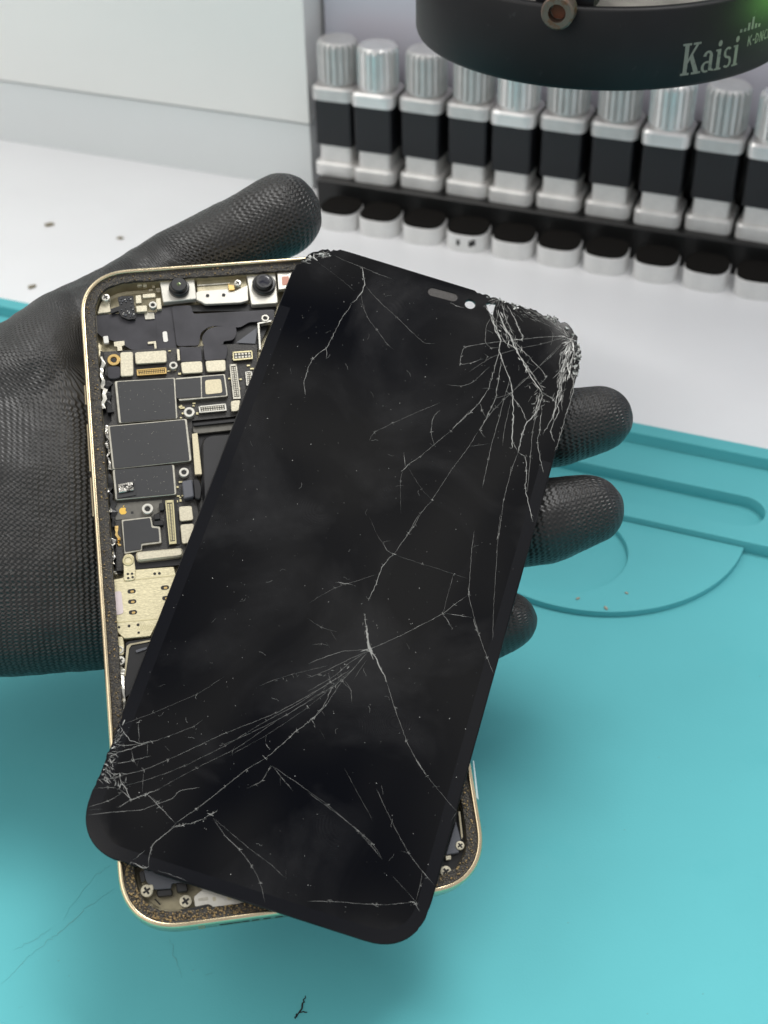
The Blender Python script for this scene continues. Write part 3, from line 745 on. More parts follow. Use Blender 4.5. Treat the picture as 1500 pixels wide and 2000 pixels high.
def chip(px, z, parent=board, rim=0.035, material=None, sides=(1, 1, 1, 1)):
    o = slab('chip_shield', px, z - .12, z - .12 - ZB + .3, MT['edge'], parent, .5, .12)
    l, r_, t, b = [rim * k_ for k_ in sides]
    q = subquad(px, l, 1 - r_, t, 1 - b)
    slab('heat_tape', q, z, .25, material or MT['chip'], o, .35)
    return o
chip(Z1((284, 900), (690, 876), (706, 1150), (312, 1180)), -1.8, sides=(1.2, .8, .7, .3))
c2 = slab('chip_shield', Z1((690, 880), (1022, 852), (1042, 1002), (712, 1032)), -1.95, 1.3, MT['edge'], board, .5, .1)
slab('heat_tape', Z1((690, 890), (858, 876), (862, 1004), (698, 1016)), -1.72, .4, MT['chip'], c2, .2)
slab('heat_tape', Z1((866, 872), (1012, 860), (1030, 992), (868, 1006)), -1.80, .3, MT['chip'], c2, .3)
slab('beige_label', Z1((888, 895), (993, 886), (1004, 978), (892, 990)), -1.70, .3, MT['beige'], c2, .6)
chip(Z1((238, 1198), (768, 1150), (800, 1432), (270, 1490)), -1.75, sides=(.8, .8, .7, .6))
chip(Z2((270, 128), (684, 92), (700, 292), (290, 330)), -1.8, sides=(1.1, 1, .2, 1))
slab('foil_scrap', Z2((305, 222), (410, 204), (416, 262), (312, 282)), -1.1, .7, MT['foil'], board, .3, .15)
slab('tape_fold', Z2((300, 285), (425, 262), (428, 296), (302, 318)), -1.6, .3, MT['chip'], board)
slab('ground_plane', Z2((288, 352), (602, 328), (602, 400), (545, 430), (540, 440), (292, 462)), ZB + .12, .3, MT['greyboard'], board)
c5 = slab('chip_shield', Z2((330, 460), (530, 438), (542, 500), (590, 505), (600, 615), (470, 632), (470, 665), (350, 690)), -2.2, 1.0, MT['edge'], board, .3, .1)
slab('heat_tape', Z2((342, 470), (522, 448), (532, 514), (578, 518), (584, 602), (462, 616), (462, 656), (356, 672)), -2.0, .3, MT['chip'], c5, .3)
slab('black_component', Z2((548, 422), (585, 420), (590, 455), (550, 458)), -2.0, 1.1, MT['black'], board, .2, .1)
slab('black_component', Z2((545, 470), (610, 462), (612, 495), (548, 500)), -2.0, 1.1, MT['black'], board, .2, .1)
slab('black_component', Z2((580, 350), (612, 345), (618, 395), (585, 400)), -2.0, 1.1, MT['black'], board, .4, .1)
# gold fruit emblem with a bite and a leaf
ap = U(z2(342, 402), ZB + .16)
def apple(s):
    pts = []
    for i in range(40):
        a = 2 * PI * i / 40; r = 1 - .16 * math.exp(-((a - PI / 2) / .28) ** 2) - .10 * math.exp(-((a - 3 * PI / 2) / .3) ** 2)
        x, y = r * math.cos(a) * .92, r * math.sin(a)
        d = math.hypot(x - 1.12, y - .15)
        if d < .52: x, y = 1.12 + (x - 1.12) / d * .52 if d > .01 else x, y; x = min(x, 1.12 - math.sqrt(max(0, .52 ** 2 - (y - .15) ** 2)))
        pts.append((ap.x + x * s, ap.y + y * s))
    return pts
bm = bmesh.new(); add_prism(bm, apple(.95), ZB + .16, .1)
lf = [(0.02, 1.05), (.12, 1.35), (.42, 1.6), (.36, 1.3), (.2, 1.1)]
add_prism(bm, [(ap.x + x * .95, ap.y + y * .95) for x, y in lf], ZB + .16, .1)
obj('fruit_emblem', bm, MT['applegold'], board)
q = U(z2(403, 413), ZB + .13); bm = bmesh.new(); add_prism(bm, [(q.x + a, q.y + b) for a, b in ((-.3, -.3), (.3, -.3), (.3, .3), (-.3, .3))], ZB + .14, .1); obj('board_mark', bm, MT['dark'], board)
# connectors
connector('board_connector', Z1((432, 824), (630, 808), (632, 850), (436, 864)), -2.1, board, MT['brass'], MT['black'], MT['brass'], 14)
connector('board_connector', Z1((845, 1068), (1026, 1050), (1032, 1096), (850, 1112)), -2.1, board, MT['silver'], MT['black'], MT['edge'], 10)
connector('board_connector', Z1((1070, 706), (1202, 696), (1206, 752), (1076, 764)), -2.1, board, MT['lightbrass'], MT['black'], MT['edge'], 5)
connector('board_connector', Z1((1050, 790), (1098, 786), (1126, 1018), (1076, 1020)), -2.2, board, MT['edge'], MT['greyboard'], MT['edge'], 16, False)
connector('board_connector', Z1((1156, 838), (1200, 834), (1210, 925), (1164, 930)), -2.2, board, MT['silver'], MT['black'], MT['edge'], 6, False)
slab('connector_bed', Z2((606, 335), (700, 322), (722, 622), (640, 640)), -2.7, .8, MT['black'], board, .2)
connector('board_connector', Z2((622, 332), (678, 328), (698, 618), (650, 624)), -1.9, board, MT['lightbrass'], MT['greyboard'], MT['lightbrass'], 26, False)
# shield plates
def plate_(name, px, z, material=None, h=.5, r=.6): return slab(name, px, z, h, material or MT['champagne'], board, r, .12)
plate_('shield_plate', Z1((322, 708), (408, 704), (412, 864), (326, 870)), -1.9)
plate_('shield_plate', Z1((420, 708), (630, 694), (634, 774), (425, 787)), -1.95, MT['greyboard'] if False else MT['champagne'])
plate_('shield_plate', Z1((725, 775), (868, 766), (874, 843), (736, 851)), -1.8)
plate_('shield_plate', Z1((889, 766), (1024, 757), (1027, 833), (900, 840)), -1.8)
plate_('shield_plate', Z1((1058, 1032), (1125, 1024), (1112, 1100), (1062, 1104)), -1.9)
plate_('shield_plate', Z2((712, 372), (800, 366), (812, 462), (720, 472)), -1.9)
plate_('shield_plate', Z2((722, 492), (815, 484), (812, 610), (735, 622)), -1.9)
slab('shield_plate', Z1((700, 690), (716, 688), (722, 762), (706, 764)), -1.9, .4, MT['champagne'], board)
# screws
for p, z, r in ((z1(677, 795), -1.9, 1.05), (z1(783, 1106), -1.7, 1.35), (z2(748, 143), -1.6, 1.2), (z2(505, 386), -1.8, 1.35)):
    screw(p, z, r, board)
screw(z1(280, 757), -1.9, 1.6, board, MT['brass'])
slab('black_cable', Z1((232, 800), (325, 800), (325, 872), (300, 884), (240, 886)), -2.1, .6, MT['flex'], board, 1.0, .15)
# dark blocks by the battery
slab('grey_block', Z2((733, 202), (803, 190), (815, 308), (745, 322)), -1.3, 1.6, MT['greyblock'], board, .5, .25)
slab('black_block', Z2((806, 186), (850, 192), (868, 250), (858, 328), (818, 316)), -1.5, 1.6, MT['black'], board, .6, .2)
# long metal capsule
cap = slab('metal_capsule', Z2((424, 672), (738, 644), (744, 702), (432, 738)), -1.3, 1.9, MT['champagne'], board, .9, .35)
slab('capsule_bed', Z2((418, 742), (742, 708), (730, 760), (425, 790)), -2.6, .6, MT['black'], board)

# cables at the top
slab('flex_sheet', Z1((155, 462), (300, 452), (560, 440), (572, 690), (400, 694), (330, 650), (205, 610), (150, 560)), -3.5, .2, MT['flex'], phone, .8)
slab('flex_sheet', Z1((560, 442), (600, 420), (668, 404), (700, 690), (572, 694)), -3.35, .2, MT['flex'], phone, .3)
slab('white_pad', Z1((604, 572), (634, 568), (642, 638), (612, 642)), -3.2, .2, MT['white'], phone, .7)
cab1 = slab('flex_cable', Z1((666, 402), (795, 396), (808, 454), (1352, 424), (1345, 500), (1180, 508), (1120, 545), (960, 532), (905, 542), (858, 580), (848, 664), (700, 668)), -2.8, .25, MT['flex'], phone, .8)
slab('flex_cable', Z1((868, 600), (905, 556), (960, 536), (1095, 534), (1098, 590), (1075, 628), (1012, 636), (1010, 658), (870, 660)), -2.4, .25, MT['flex'], phone, .8, .05)
slab('flex_cable', Z1((720, 670), (862, 680), (870, 768), (726, 774)), -2.0, .5, MT['flex'], phone, .4, .1)
slab('flex_cable', Z1((874, 656), (1025, 656), (1042, 680), (1028, 756), (886, 764)), -1.9, .5, MT['flex'], phone, .6, .1)
slab('foil_film', Z1((1095, 645), (1240, 540), (1222, 652)), -2.9, .2, MT['greyblock'], phone)
slab('black_bed', Z1((600, 400), (1365, 385), (1365, 430), (600, 440)), -3.9, .3, MT['black'], phone)  # flat black slabs under the bracket and flex cables
slab('black_bed', Z1((1000, 500), (1330, 480), (1240, 690), (1000, 690)), -3.7, .3, MT['black'], phone)
# camera bracket and the modules of the earpiece row
def zq(x, y): return (300 + x / 4.6875, 500 + y / 4.6875)
br1 = slab('sensor_bracket', [zq(*p) for p in ((388, 330), (420, 318), (680, 300), (705, 326), (745, 318), (800, 290), (862, 264), (868, 404), (800, 425), (470, 440), (430, 415), (392, 400))], -2.3, .8, MT['silver'], phone, .35, .12)
bm = bmesh.new()
for p in (z1(905, 331), z1(1012, 327)): add_lathe(bm, [(.45, .03), (0, .03)], U(p, -2.2), 12)
obj('bracket_hole', bm, MT['dark'], br1)
slab('gold_recess', [zq(*p) for p in ((392, 212), (842, 184), (862, 275), (800, 300), (400, 330))], -2.9, .8, MT['gold_inner'], phone, .2, .1)
slab('gold_ridge', [zq(*p) for p in ((396, 262), (700, 240), (702, 252), (398, 275))], -2.6, .5, MT['edge'], phone, .1, .05)
screw(z1(1105, 245), -1.4, .9, phone, MT['silver'], hole=False)
slab('brass_clip', Z1((1040, 255), (1080, 262), (1088, 292), (1045, 296)), -1.8, .5, MT['brass'], phone, .2, .1)
def cam_module(px, c, r, c2, r2, green, name):
    o = slab(name, px, -2.0, 1.6, MT['silver'], phone, .5, .15)
    b = bmesh.new(); q = U(c, -2.0)
    add_lathe(b, [(r, 0), (r, .9), (r * .93, 1.2), (r2 * 1.05, 1.25), (r2 * 1.0, 2.2), (r2 * .9, 2.45)] + ([(r2 * .25, 2.46), (0, 2.46)] if green else [(r2 * .6, 2.45), (r2 * .5, 2.2), (0, 2.15)]), q, 28)
    bl = obj('lens_barrel', b, MT['black'], o, False)
    b = bmesh.new(); add_lathe(b, [(r2 * (.9 if not green else .30), 2.40), (r2 * .5, 2.49) if not green else (r2 * .2, 2.5), (0, 2.52 if not green else 2.5)], q, 24)
    obj('lens_glass', b, MT['lensgreen'] if green else MT['lens'], o, True)  # on the infrared camera this disc is the painted green reflection
    return o
cam_module(Z1((585, 232), (815, 214), (832, 352), (608, 376)), z1(716, 290), 2.6, z1(718, 240), 2.05, True, 'infrared_camera')
cam_module(Z1((1162, 186), (1355, 174), (1374, 382), (1196, 392)), z1(1280, 268), 3.0, z1(1285, 230), 2.2, False, 'front_camera')
d = slab('sensor_plate', Z1((1368, 172), (1470, 166), (1470, 280), (1376, 292)), -1.6, 1.2, MT['silver'], phone, .3, .1)
slab('salmon_pad', Z1((1398, 206), (1445, 202), (1450, 256), (1402, 262)), -1.5, .3, MT['salmon'], d, .2)
slab('camera_frame', Z1((1236, 512), (1330, 492), (1330, 505), (1250, 520), (1262, 690), (1248, 692)), -1.9, 1.5, MT['silver'], phone, .1, .05)
screw(z1(1289, 480), -1.7, 1.0, phone)
# contacts and the little sensor board in the top left corner
screw(z1(226, 342), -1.7, 1.05, phone, MT['silver'], hole=False, h=2.5)
slab('contact_tab', Z1((196, 370), (250, 366), (262, 440), (170, 452)), -3.0, .8, MT['champagne'], phone, .3, .1)
sb = slab('sensor_board', Z1((305, 345), (330, 335), (410, 332), (418, 400), (425, 486), (375, 490), (330, 470), (310, 432), (262, 450), (258, 420), (318, 402)), -2.5, .9, MT['black'], phone, .3)
bm = bmesh.new(); rnd = random.Random(5)
smd(Z1((315, 345), (408, 338), (415, 478), (340, 468)), 26, -2.5, .10, .2)
obj('tiny_component', bm, MT['greyblock'], sb)['kind'] = 'stuff'
bm = bmesh.new(); smd(Z1((315, 345), (408, 338), (415, 478), (340, 468)), 9, -2.48, .08, .14); obj('solder_dot', bm, MT['white'], sb)['kind'] = 'stuff'
for px in (Z1((424, 330), (462, 326), (466, 380), (428, 384)), Z1((428, 400), (500, 394), (504, 436), (432, 442)), Z1((470, 322), (555, 314), (560, 342), (474, 348)),
           Z1((430, 236), (462, 226), (470, 262), (438, 270)), Z1((472, 244), (498, 242), (502, 268), (476, 272)), Z1((560, 350), (592, 346), (600, 420), (566, 424))):
    slab('contact_clip', px, -2.4, .9, MT['champagne'], phone, .25, .1)
bm = bmesh.new(); rnd = random.Random(15)
smd(Z1((425, 215), (590, 205), (600, 300), (430, 310)), 12, -3.6, .25, .6)
obj('clip_fragment', bm, MT['champagne'], phone)
screw(z1(540, 392), -2.0, 1.0, phone)
slab('grey_pad', Z1((484, 448), (548, 444), (552, 486), (490, 490)), -3.2, .2, MT['edge'], phone, .2)
slab('contact_clip', Z1((208, 602), (242, 598), (248, 646), (214, 650)), -2.8, .7, MT['white'], phone, .3, .1)
slab('contact_clip', Z1((280, 640), (350, 632), (352, 660), (332, 668), (338, 696), (306, 700), (304, 672), (284, 668)), -2.7, .5, MT['champagne'], phone, .1)
slab('contact_clip', Z1((506, 640), (560, 634), (566, 684), (552, 684), (548, 650), (508, 654)), -3.1, .3, MT['champagne'], phone, .1)
# ribbon of the side keys along the left inner wall
def ribbon_wall(pts, z, h, wid, material, seed):
    bm = bmesh.new(); rnd = random.Random(seed); ps = []
    for a, b in zip(pts, pts[1:]):
        for j in range(5): ps.append(U(tuple(Vector(a).lerp(Vector(b), j / 5)), z) + Vector((rnd.uniform(-.35, .35), 0, 0)))
    prev = None
    for i, p in enumerate(ps):
        zt = z + rnd.uniform(-.5, .3); w_ = wid * rnd.uniform(.4, 1.2)
        r = [bm.verts.new((p.x * K, p.y * K, (zt - h) * K)), bm.verts.new((p.x * K, p.y * K, zt * K)), bm.verts.new(((p.x + w_) * K, p.y * K, (zt + rnd.uniform(-.15, .1)) * K)), bm.verts.new(((p.x + w_) * K, p.y * K, (zt - h) * K))]
        if prev:
            for k_ in range(3): bm.faces.new((prev[k_], prev[k_ + 1], r[k_ + 1], r[k_]))
        prev = r
    return obj('key_ribbon', bm, material, phone)
ribbon_wall([z1(196, 740), z1(190, 860), z1(205, 960), z1(200, 1110)], -1.9, 2.4, .9, MT['silver'], 1)
ribbon_wall([z1(222, 900), z1(228, 1000), z1(240, 1140)], -2.5, 2.0, 1.6, MT['black'], 2)
ribbon_wall([z1(182, 1180), z1(196, 1290), z1(205, 1420)], -1.8, 2.4, .7, MT['foil'], 3)
ribbon_wall([z2(190, 60), z2(205, 160)], -1.7, 2.4, 1.1, MT['silver'], 4)
ribbon_wall([z2(210, 200), z2(220, 320), z2(245, 440)], -1.9, 2.4, .9, MT['foil'], 5)
ribbon_wall([z2(235, 160), z2(250, 300), z2(262, 440), z2(270, 520)], -2.4, 2.0, 1.2, MT['black'], 6)
ribbon_wall([z2(238, 560), z2(252, 660), z2(262, 780)], -1.8, 2.4, 1.5, MT['foil'], 7)
ribbon_wall([z2(262, 800), z2(305, 825)], -1.8, 2.2, .7, MT['silver'], 8)
ribbon_wall([z1(225, 1190), z1(235, 1350), z1(250, 1480), z2(265, 130)], -2.4, 2.0, .9, MT['foil'], 9)
ribbon_wall([z2(285, 500), z2(300, 600), z2(318, 640)], -2.4, 1.8, .7, MT['brass'], 10)
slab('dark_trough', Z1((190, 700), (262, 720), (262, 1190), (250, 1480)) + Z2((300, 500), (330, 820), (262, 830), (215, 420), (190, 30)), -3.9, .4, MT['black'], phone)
# dust on the chips
bm = bmesh.new(); rnd = random.Random(31)
for q4, z in ((Z1((290, 905), (690, 880), (705, 1150), (315, 1170)), -1.78), (Z1((240, 1205), (768, 1155), (798, 1430), (272, 1480)), -1.73), (Z2((275, 130), (684, 100), (696, 285), (292, 320)), -1.78)):
    for _ in range(26):
        c = U(quad_lerp(q4, rnd.uniform(.05, .95), rnd.uniform(.05, .95)), z); a = rnd.uniform(0, PI); r_ = abs(rnd.gauss(.05, .06)) + .03
        d_ = Vector((math.cos(a), math.sin(a), 0)) * r_
        ribbon_bm(bm, [(c - d_) * K, c * K, (c + d_) * K], [.02 * K, .08 * K, .02 * K], peak=.00002)
obj('dust_speck', bm, MT['edge'], phone)['kind'] = 'stuff'
# battery
slab('battery_tray', Z1((796, 1176), (1080, 1148), (1180, 1140), (1180, 1300), (1000, 1500)) + Z2((1000, 200), (860, 330), (860, 140), (806, 60)), -3.6, .5, MT['black'], phone)
slab('battery', Z1((862, 1320), (880, 1272), (930, 1256), (1300, 1230), (1300, 1700)) + Z2((1000, 600), (880, 520), (868, 120)), -1.9, 2.0, MT['battery'], phone, 3.0, .5)
slab('battery_rail', Z1((800, 1252), (838, 1244), (868, 1520)) + Z2((862, 158), (820, 160)), -2.0, 1.0, MT['beige'], phone, .2, .1)
slab('battery_edge', Z1((808, 1182), (1130, 1148), (1130, 1168), (812, 1200)), -1.9, .6, MT['black'], phone, .2, .1)
slab('battery_lip', Z1((806, 1202), (1130, 1172), (1120, 1222), (850, 1250), (808, 1245)), -2.6, .6, MT['greyboard'], phone, .5, .1)
# card reader plate
tray = slab('card_reader', Z2((262, 872), (280, 858), (345, 846), (345, 800), (425, 792), (680, 772), (700, 850), (640, 1000), (525, 1236), (350, 1252), (305, 1210), (288, 1100), (268, 930)), -2.0, 1.2, MT['tray'], phone, .4, .12)
tab = slab('mount_tab', Z2((344, 706), (360, 690), (396, 688), (414, 704), (426, 800), (420, 862), (348, 868)), -1.7, .4, MT['tray'], tray, .6, .08)
screw(z2(376, 731), -1.55, 1.35, tray, MT['lightbrass'], name='mount_ring')
def pill(p, L_, W_, z, ang=0.03, n=8):
    c = U(p, z); out = []
    for sgn, a0 in ((1, -90), (-1, 90)):
        for i in range(n + 1):
            a = math.radians(a0 + 180 * i / n); out.append((c.x + sgn * (L_ - W_) / 2 + W_ / 2 * math.cos(a), c.y + W_ / 2 * math.sin(a)))
    return out
bm = bmesh.new(); b2 = bmesh.new()
for p in ((399, 937), (403, 1006), (408, 1077), (621, 912), (630, 982)):
    add_prism(bm, pill(z2(*p), 1.9, 1.05, -2), -1.98, .3); c = U(z2(*p), -2)
    add_prism(b2, pill(z2(p[0] + 4, p[1] + 2), .8, .5, -2), -1.95, .3)
obj('slot', bm, MT['dark'], tray); obj('spring_contact', b2, MT['brass'], tray)
bm = bmesh.new()
for p, r in (((374, 822), .3), ((402, 820), .3), ((376, 849), .3), ((406, 843), .3)): add_lathe(bm, [(r, .03), (0, .03)], U(z2(*p), -1.7), 10)
for p, r in (((553, 820), .35), ((584, 818), .35), ((315, 1176), .3), ((382, 1168), .35), ((442, 1160), .35), ((446, 1212), .3)): add_lathe(bm, [(r, .03), (0, .03)], U(z2(*p), -2.0), 10)
obj('rivet_hole', bm, MT['dark'], tray)
bm = bmesh.new()
for i in range(9):
    a = Vector(z2(432 + i * 13, 1196)); b_ = a + Vector((6, -11)); add_prism(bm, [U(tuple(p), -2).xy for p in (a, a + Vector((1.3, .5)), b_ + Vector((1.3, .5)), b_)], -1.975, .1)
add_prism(bm, [U(p, -2).xy for p in Z2((345, 866), (690, 828), (690, 834), (345, 872))], -1.96, .15)
add_prism(bm, [U(p, -2).xy for p in Z2((300, 1142), (580, 1118), (580, 1124), (300, 1148))], -1.96, .15)
obj('stamped_line', bm, MT['lightbrass'], tray)
slab('pink_sticker', Z2((272, 942), (330, 934), (346, 1084), (290, 1096)), -1.88, .15, MT['sticker'], tray, .6)
# lower left bracket and speaker frame
bk = slab('corner_bracket', Z2((300, 1240), (340, 1236), (350, 1300), (348, 1360), (300, 1362), (290, 1290)), -2.1, .6, MT['tray'], phone, .5, .1)
screw(z2(319, 1326), -1.9, .95, phone, MT['silver']); screw(z2(322, 1397), -2.0, 1.1, phone, MT['silver'], hole=False)
slab('speaker_box', Z2((352, 1275), (380, 1262), (560, 1236), (520, 1330), (400, 1620), (350, 1660), (345, 1500)), -2.6, 1.8, MT['black'], phone, .8, .3)
slab('speaker_box_edge', Z2((366, 1300), (390, 1285), (540, 1258), (540, 1268), (396, 1296), (382, 1320), (358, 1500), (350, 1500)), -2.35, .4, MT['gold_inner'], phone, .2)
slab('speaker_ridge', Z2((425, 1330), (500, 1306), (500, 1322), (432, 1345)), -2.2, .6, MT['greyblock'], phone, .2)
ribbon_wall([z2(318, 1440), z2(330, 1500), z4(190, 160), z4(200, 240)], -1.9, 2.2, .9, MT['silver'], 12)
# bottom left corner
slab('metal_cover', Z4((298, 985), (345, 1000), (520, 1050), (500, 1062), (438, 1062), (438, 1088), (352, 1094), (312, 1052)), -1.8, .8, MT['greyblock'], phone, .5, .15)
slab('white_tongue', Z4((322, 1072), (345, 1066), (352, 1092), (335, 1104)), -1.7, .4, MT['champagne'], phone, .4, .1)
slab('black_component', Z4((362, 1096), (440, 1090), (444, 1124), (368, 1132)), -2.4, 1.2, MT['black'], phone, .5, .2)
slab('black_component', Z4((458, 1062), (512, 1056), (518, 1102), (464, 1110)), -1.7, 1.6, MT['black'], phone, .4, .2)
screw(z4(316, 1099), -1.7, 1.35, phone, MT['champagne'], hole=False); screw(z4(506, 1150), -1.8, 1.35, phone, MT['champagne'], hole=False)
sp_ = slab('steel_plate', Z4((545, 1128), (600, 1082), (700, 1090), (830, 1158), (650, 1187), (620, 1166), (552, 1180)), -2.0, .7, MT['silver'], phone, .4, .12)
slab('dark_slot', Z4((565, 1138), (615, 1128), (618, 1146), (568, 1150)), -1.97, .2, MT['edge'], sp_, .3)
slab('dark_slot', Z4((636, 1130), (654, 1128), (655, 1150), (640, 1152)), -1.97, .2, MT['champagne'], sp_, .3)
slab('pale_tab', Z4((705, 1120), (760, 1128), (715, 1146)), -1.9, .3, MT['beige'], phone, .2)
slab('black_strip', Z4((480, 1192), (620, 1168), (640, 1190), (500, 1204)), -1.5, .8, MT['black'], phone, .2)
slab('floor_pad', Z4((280, 1010), (300, 1000), (308, 1050), (290, 1060)), -2, 1, MT['black'], phone, .2)
slab('wire_loop', Z4((352, 1140), (360, 1138), (385, 1165), (380, 1170)), -3.5, .3, MT['dark'], phone)
# bottom right corner
slab('dark_cover', Z5((600, 1490), (645, 1340), (668, 1420), (660, 1480)), -1.9, 1.4, MT['greyblock'], phone, .4, .2)
screw(z5(664, 1447), -1.6, 1.0, phone, MT['champagne'], hole=False); screw(z5(602, 1560), -1.7, 1.25, phone, MT['champagne'], hole=False)
slab('contact_clip', Z5((600, 1492), (625, 1490), (625, 1508), (602, 1512)), -1.8, .6, MT['champagne'], phone, .2, .1)
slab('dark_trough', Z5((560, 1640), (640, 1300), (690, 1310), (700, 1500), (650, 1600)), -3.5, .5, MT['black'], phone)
slab('gold_wall_edge', Z5((656, 1300), (664, 1300), (676, 1410), (670, 1420)), -1.7, .6, MT['gold_inner'], phone)
# clear strip of film lifting from the right edge
a = [U(p, -.5) for p in Z5((718, 1080), (724, 1080), (744, 1250), (734, 1240))]
bm = bmesh.new(); add_prism(bm, [p.xy for p in a], -.3, .12); obj('clear_film', bm, MT['film'], phone)

# ================================================================== CRACKED GLASS
glass = thing('phone_screen', 'cracked black display glass lying askew on the opened gold phone', 'phone screen', GLASS)
GW, GHH, GR = 75.6, 158.3, 11.5
outline = rrect(GW, GHH, GR, 12)
outline = dense(outline, 0.7)
rnd = random.Random(4)
def dist_seg(p, a, b):
    d = b - a; t = max(0, min(1, (p - a).dot(d) / d.dot(d))); return (p - a - d * t).length
chips = [([z3(45, 140), z3(130, 72), z3(215, 88)], 0.9), ([z3(960, 285), z3(1050, 310), z3(1130, 345), z3(1260, 382)], 0.8), ([z3(1260, 382), z3(1380, 425), z3(1425, 500), z3(1440, 600)], 1.3), ([z4(180, 290), z4(120, 430), z4(75, 560)], 0.45), ([z4(225, 965), z4(300, 990)], .3), ([z5(540, 1730), z5(510, 1780)], .25)]
chips = [([G(p).xy for p in ps], a) for ps, a in chips]
out2 = []
for i, p in enumerate(outline):
    d = outline[(i + 1) % len(outline)] - outline[i - 1]; nrm = Vector((-d.y, d.x)).normalized(); ins = 0
    for ps, a in chips:
        dm = min(dist_seg(p, x, y) for x, y in zip(ps, ps[1:]))
        if dm < 2.2: ins = max(ins, a * rnd.uniform(.1, 1))
    out2.append((p + nrm * ins) * K)
def g2(ps): return [G(p).xy * K for p in ps]
hole_c = G(z3(896, 334)).xy * K
slotp = []
sa, sb_ = G(z3(712, 274)).xy, G(z3(812, 300)).xy
sd = (sb_ - sa).normalized(); sn_ = Vector((-sd.y, sd.x)); sa_ = math.atan2(sd.y, sd.x)
for cpt, a0 in ((sb_, -90), (sa, 90)):
    for i in range(9):
        a = sa_ + math.radians(a0 + 180 * i / 8); slotp.append((cpt + Vector((math.cos(a), math.sin(a))) * 1.15) * K)
gap = g2([z3(972, 332), z3(992, 326), z3(1022, 330), z3(1014, 352), z3(1006, 388), z3(990, 376), z3(980, 350)])
hc = [hole_c + Vector((math.cos(t), math.sin(t))) * 1.32 * K for t in [2 * PI * i / 28 for i in range(28)]]
me = fill_with_holes(out2, [hc, slotp, gap], 0.0, 0.0011, 0.00018)
gl = obj('glass_panel', me, MT['glass'], glass)
me.materials.append(MT['glassedge'])
for pgn in me.polygons:
    if abs(pgn.normal.z) < 0.3: pgn.material_index = 1
# blue-black border printed under the edge of the glass (a band just proud of the surface)
def band(i0, i1, z):
    bm = bmesh.new(); o1 = dense(rrect(GW - 2 * i0, GHH - 2 * i0, GR - i0, 12), 1.5)
    cen = Vector((0, 0)); n = len(o1); A, B = [], []
    for i, p in enumerate(o1):
        d = o1[(i + 1) % n] - o1[i - 1]; nr = Vector((-d.y, d.x)).normalized()
        A.append(bm.verts.new((p.x * K, p.y * K, z * K))); q = p + nr * (i1 - i0); B.append(bm.verts.new((q.x * K, q.y * K, z * K)))
    for i in range(n):
        if (o1[i].y > 58 and abs(o1[i].x) < 40) or (o1[i].y > 40 and o1[i].x > 0): continue
        bm.faces.new((A[i - 1], A[i], B[i], B[i - 1]))
    return bm
obj('border_print', band(.35, 2.9, .012), MT['border'], glass)
# earpiece mesh inside its slot
bm = bmesh.new(); add_prism(bm, [p / K for p in slotp], -.2, .3); obj('earpiece_mesh', bm, mat('grey_earpiece_mesh', (0.06, 0.055, 0.052), 0.6, noise_amt=.3, noise_scale=3000, bump=.5, bump_scale=6000), glass)

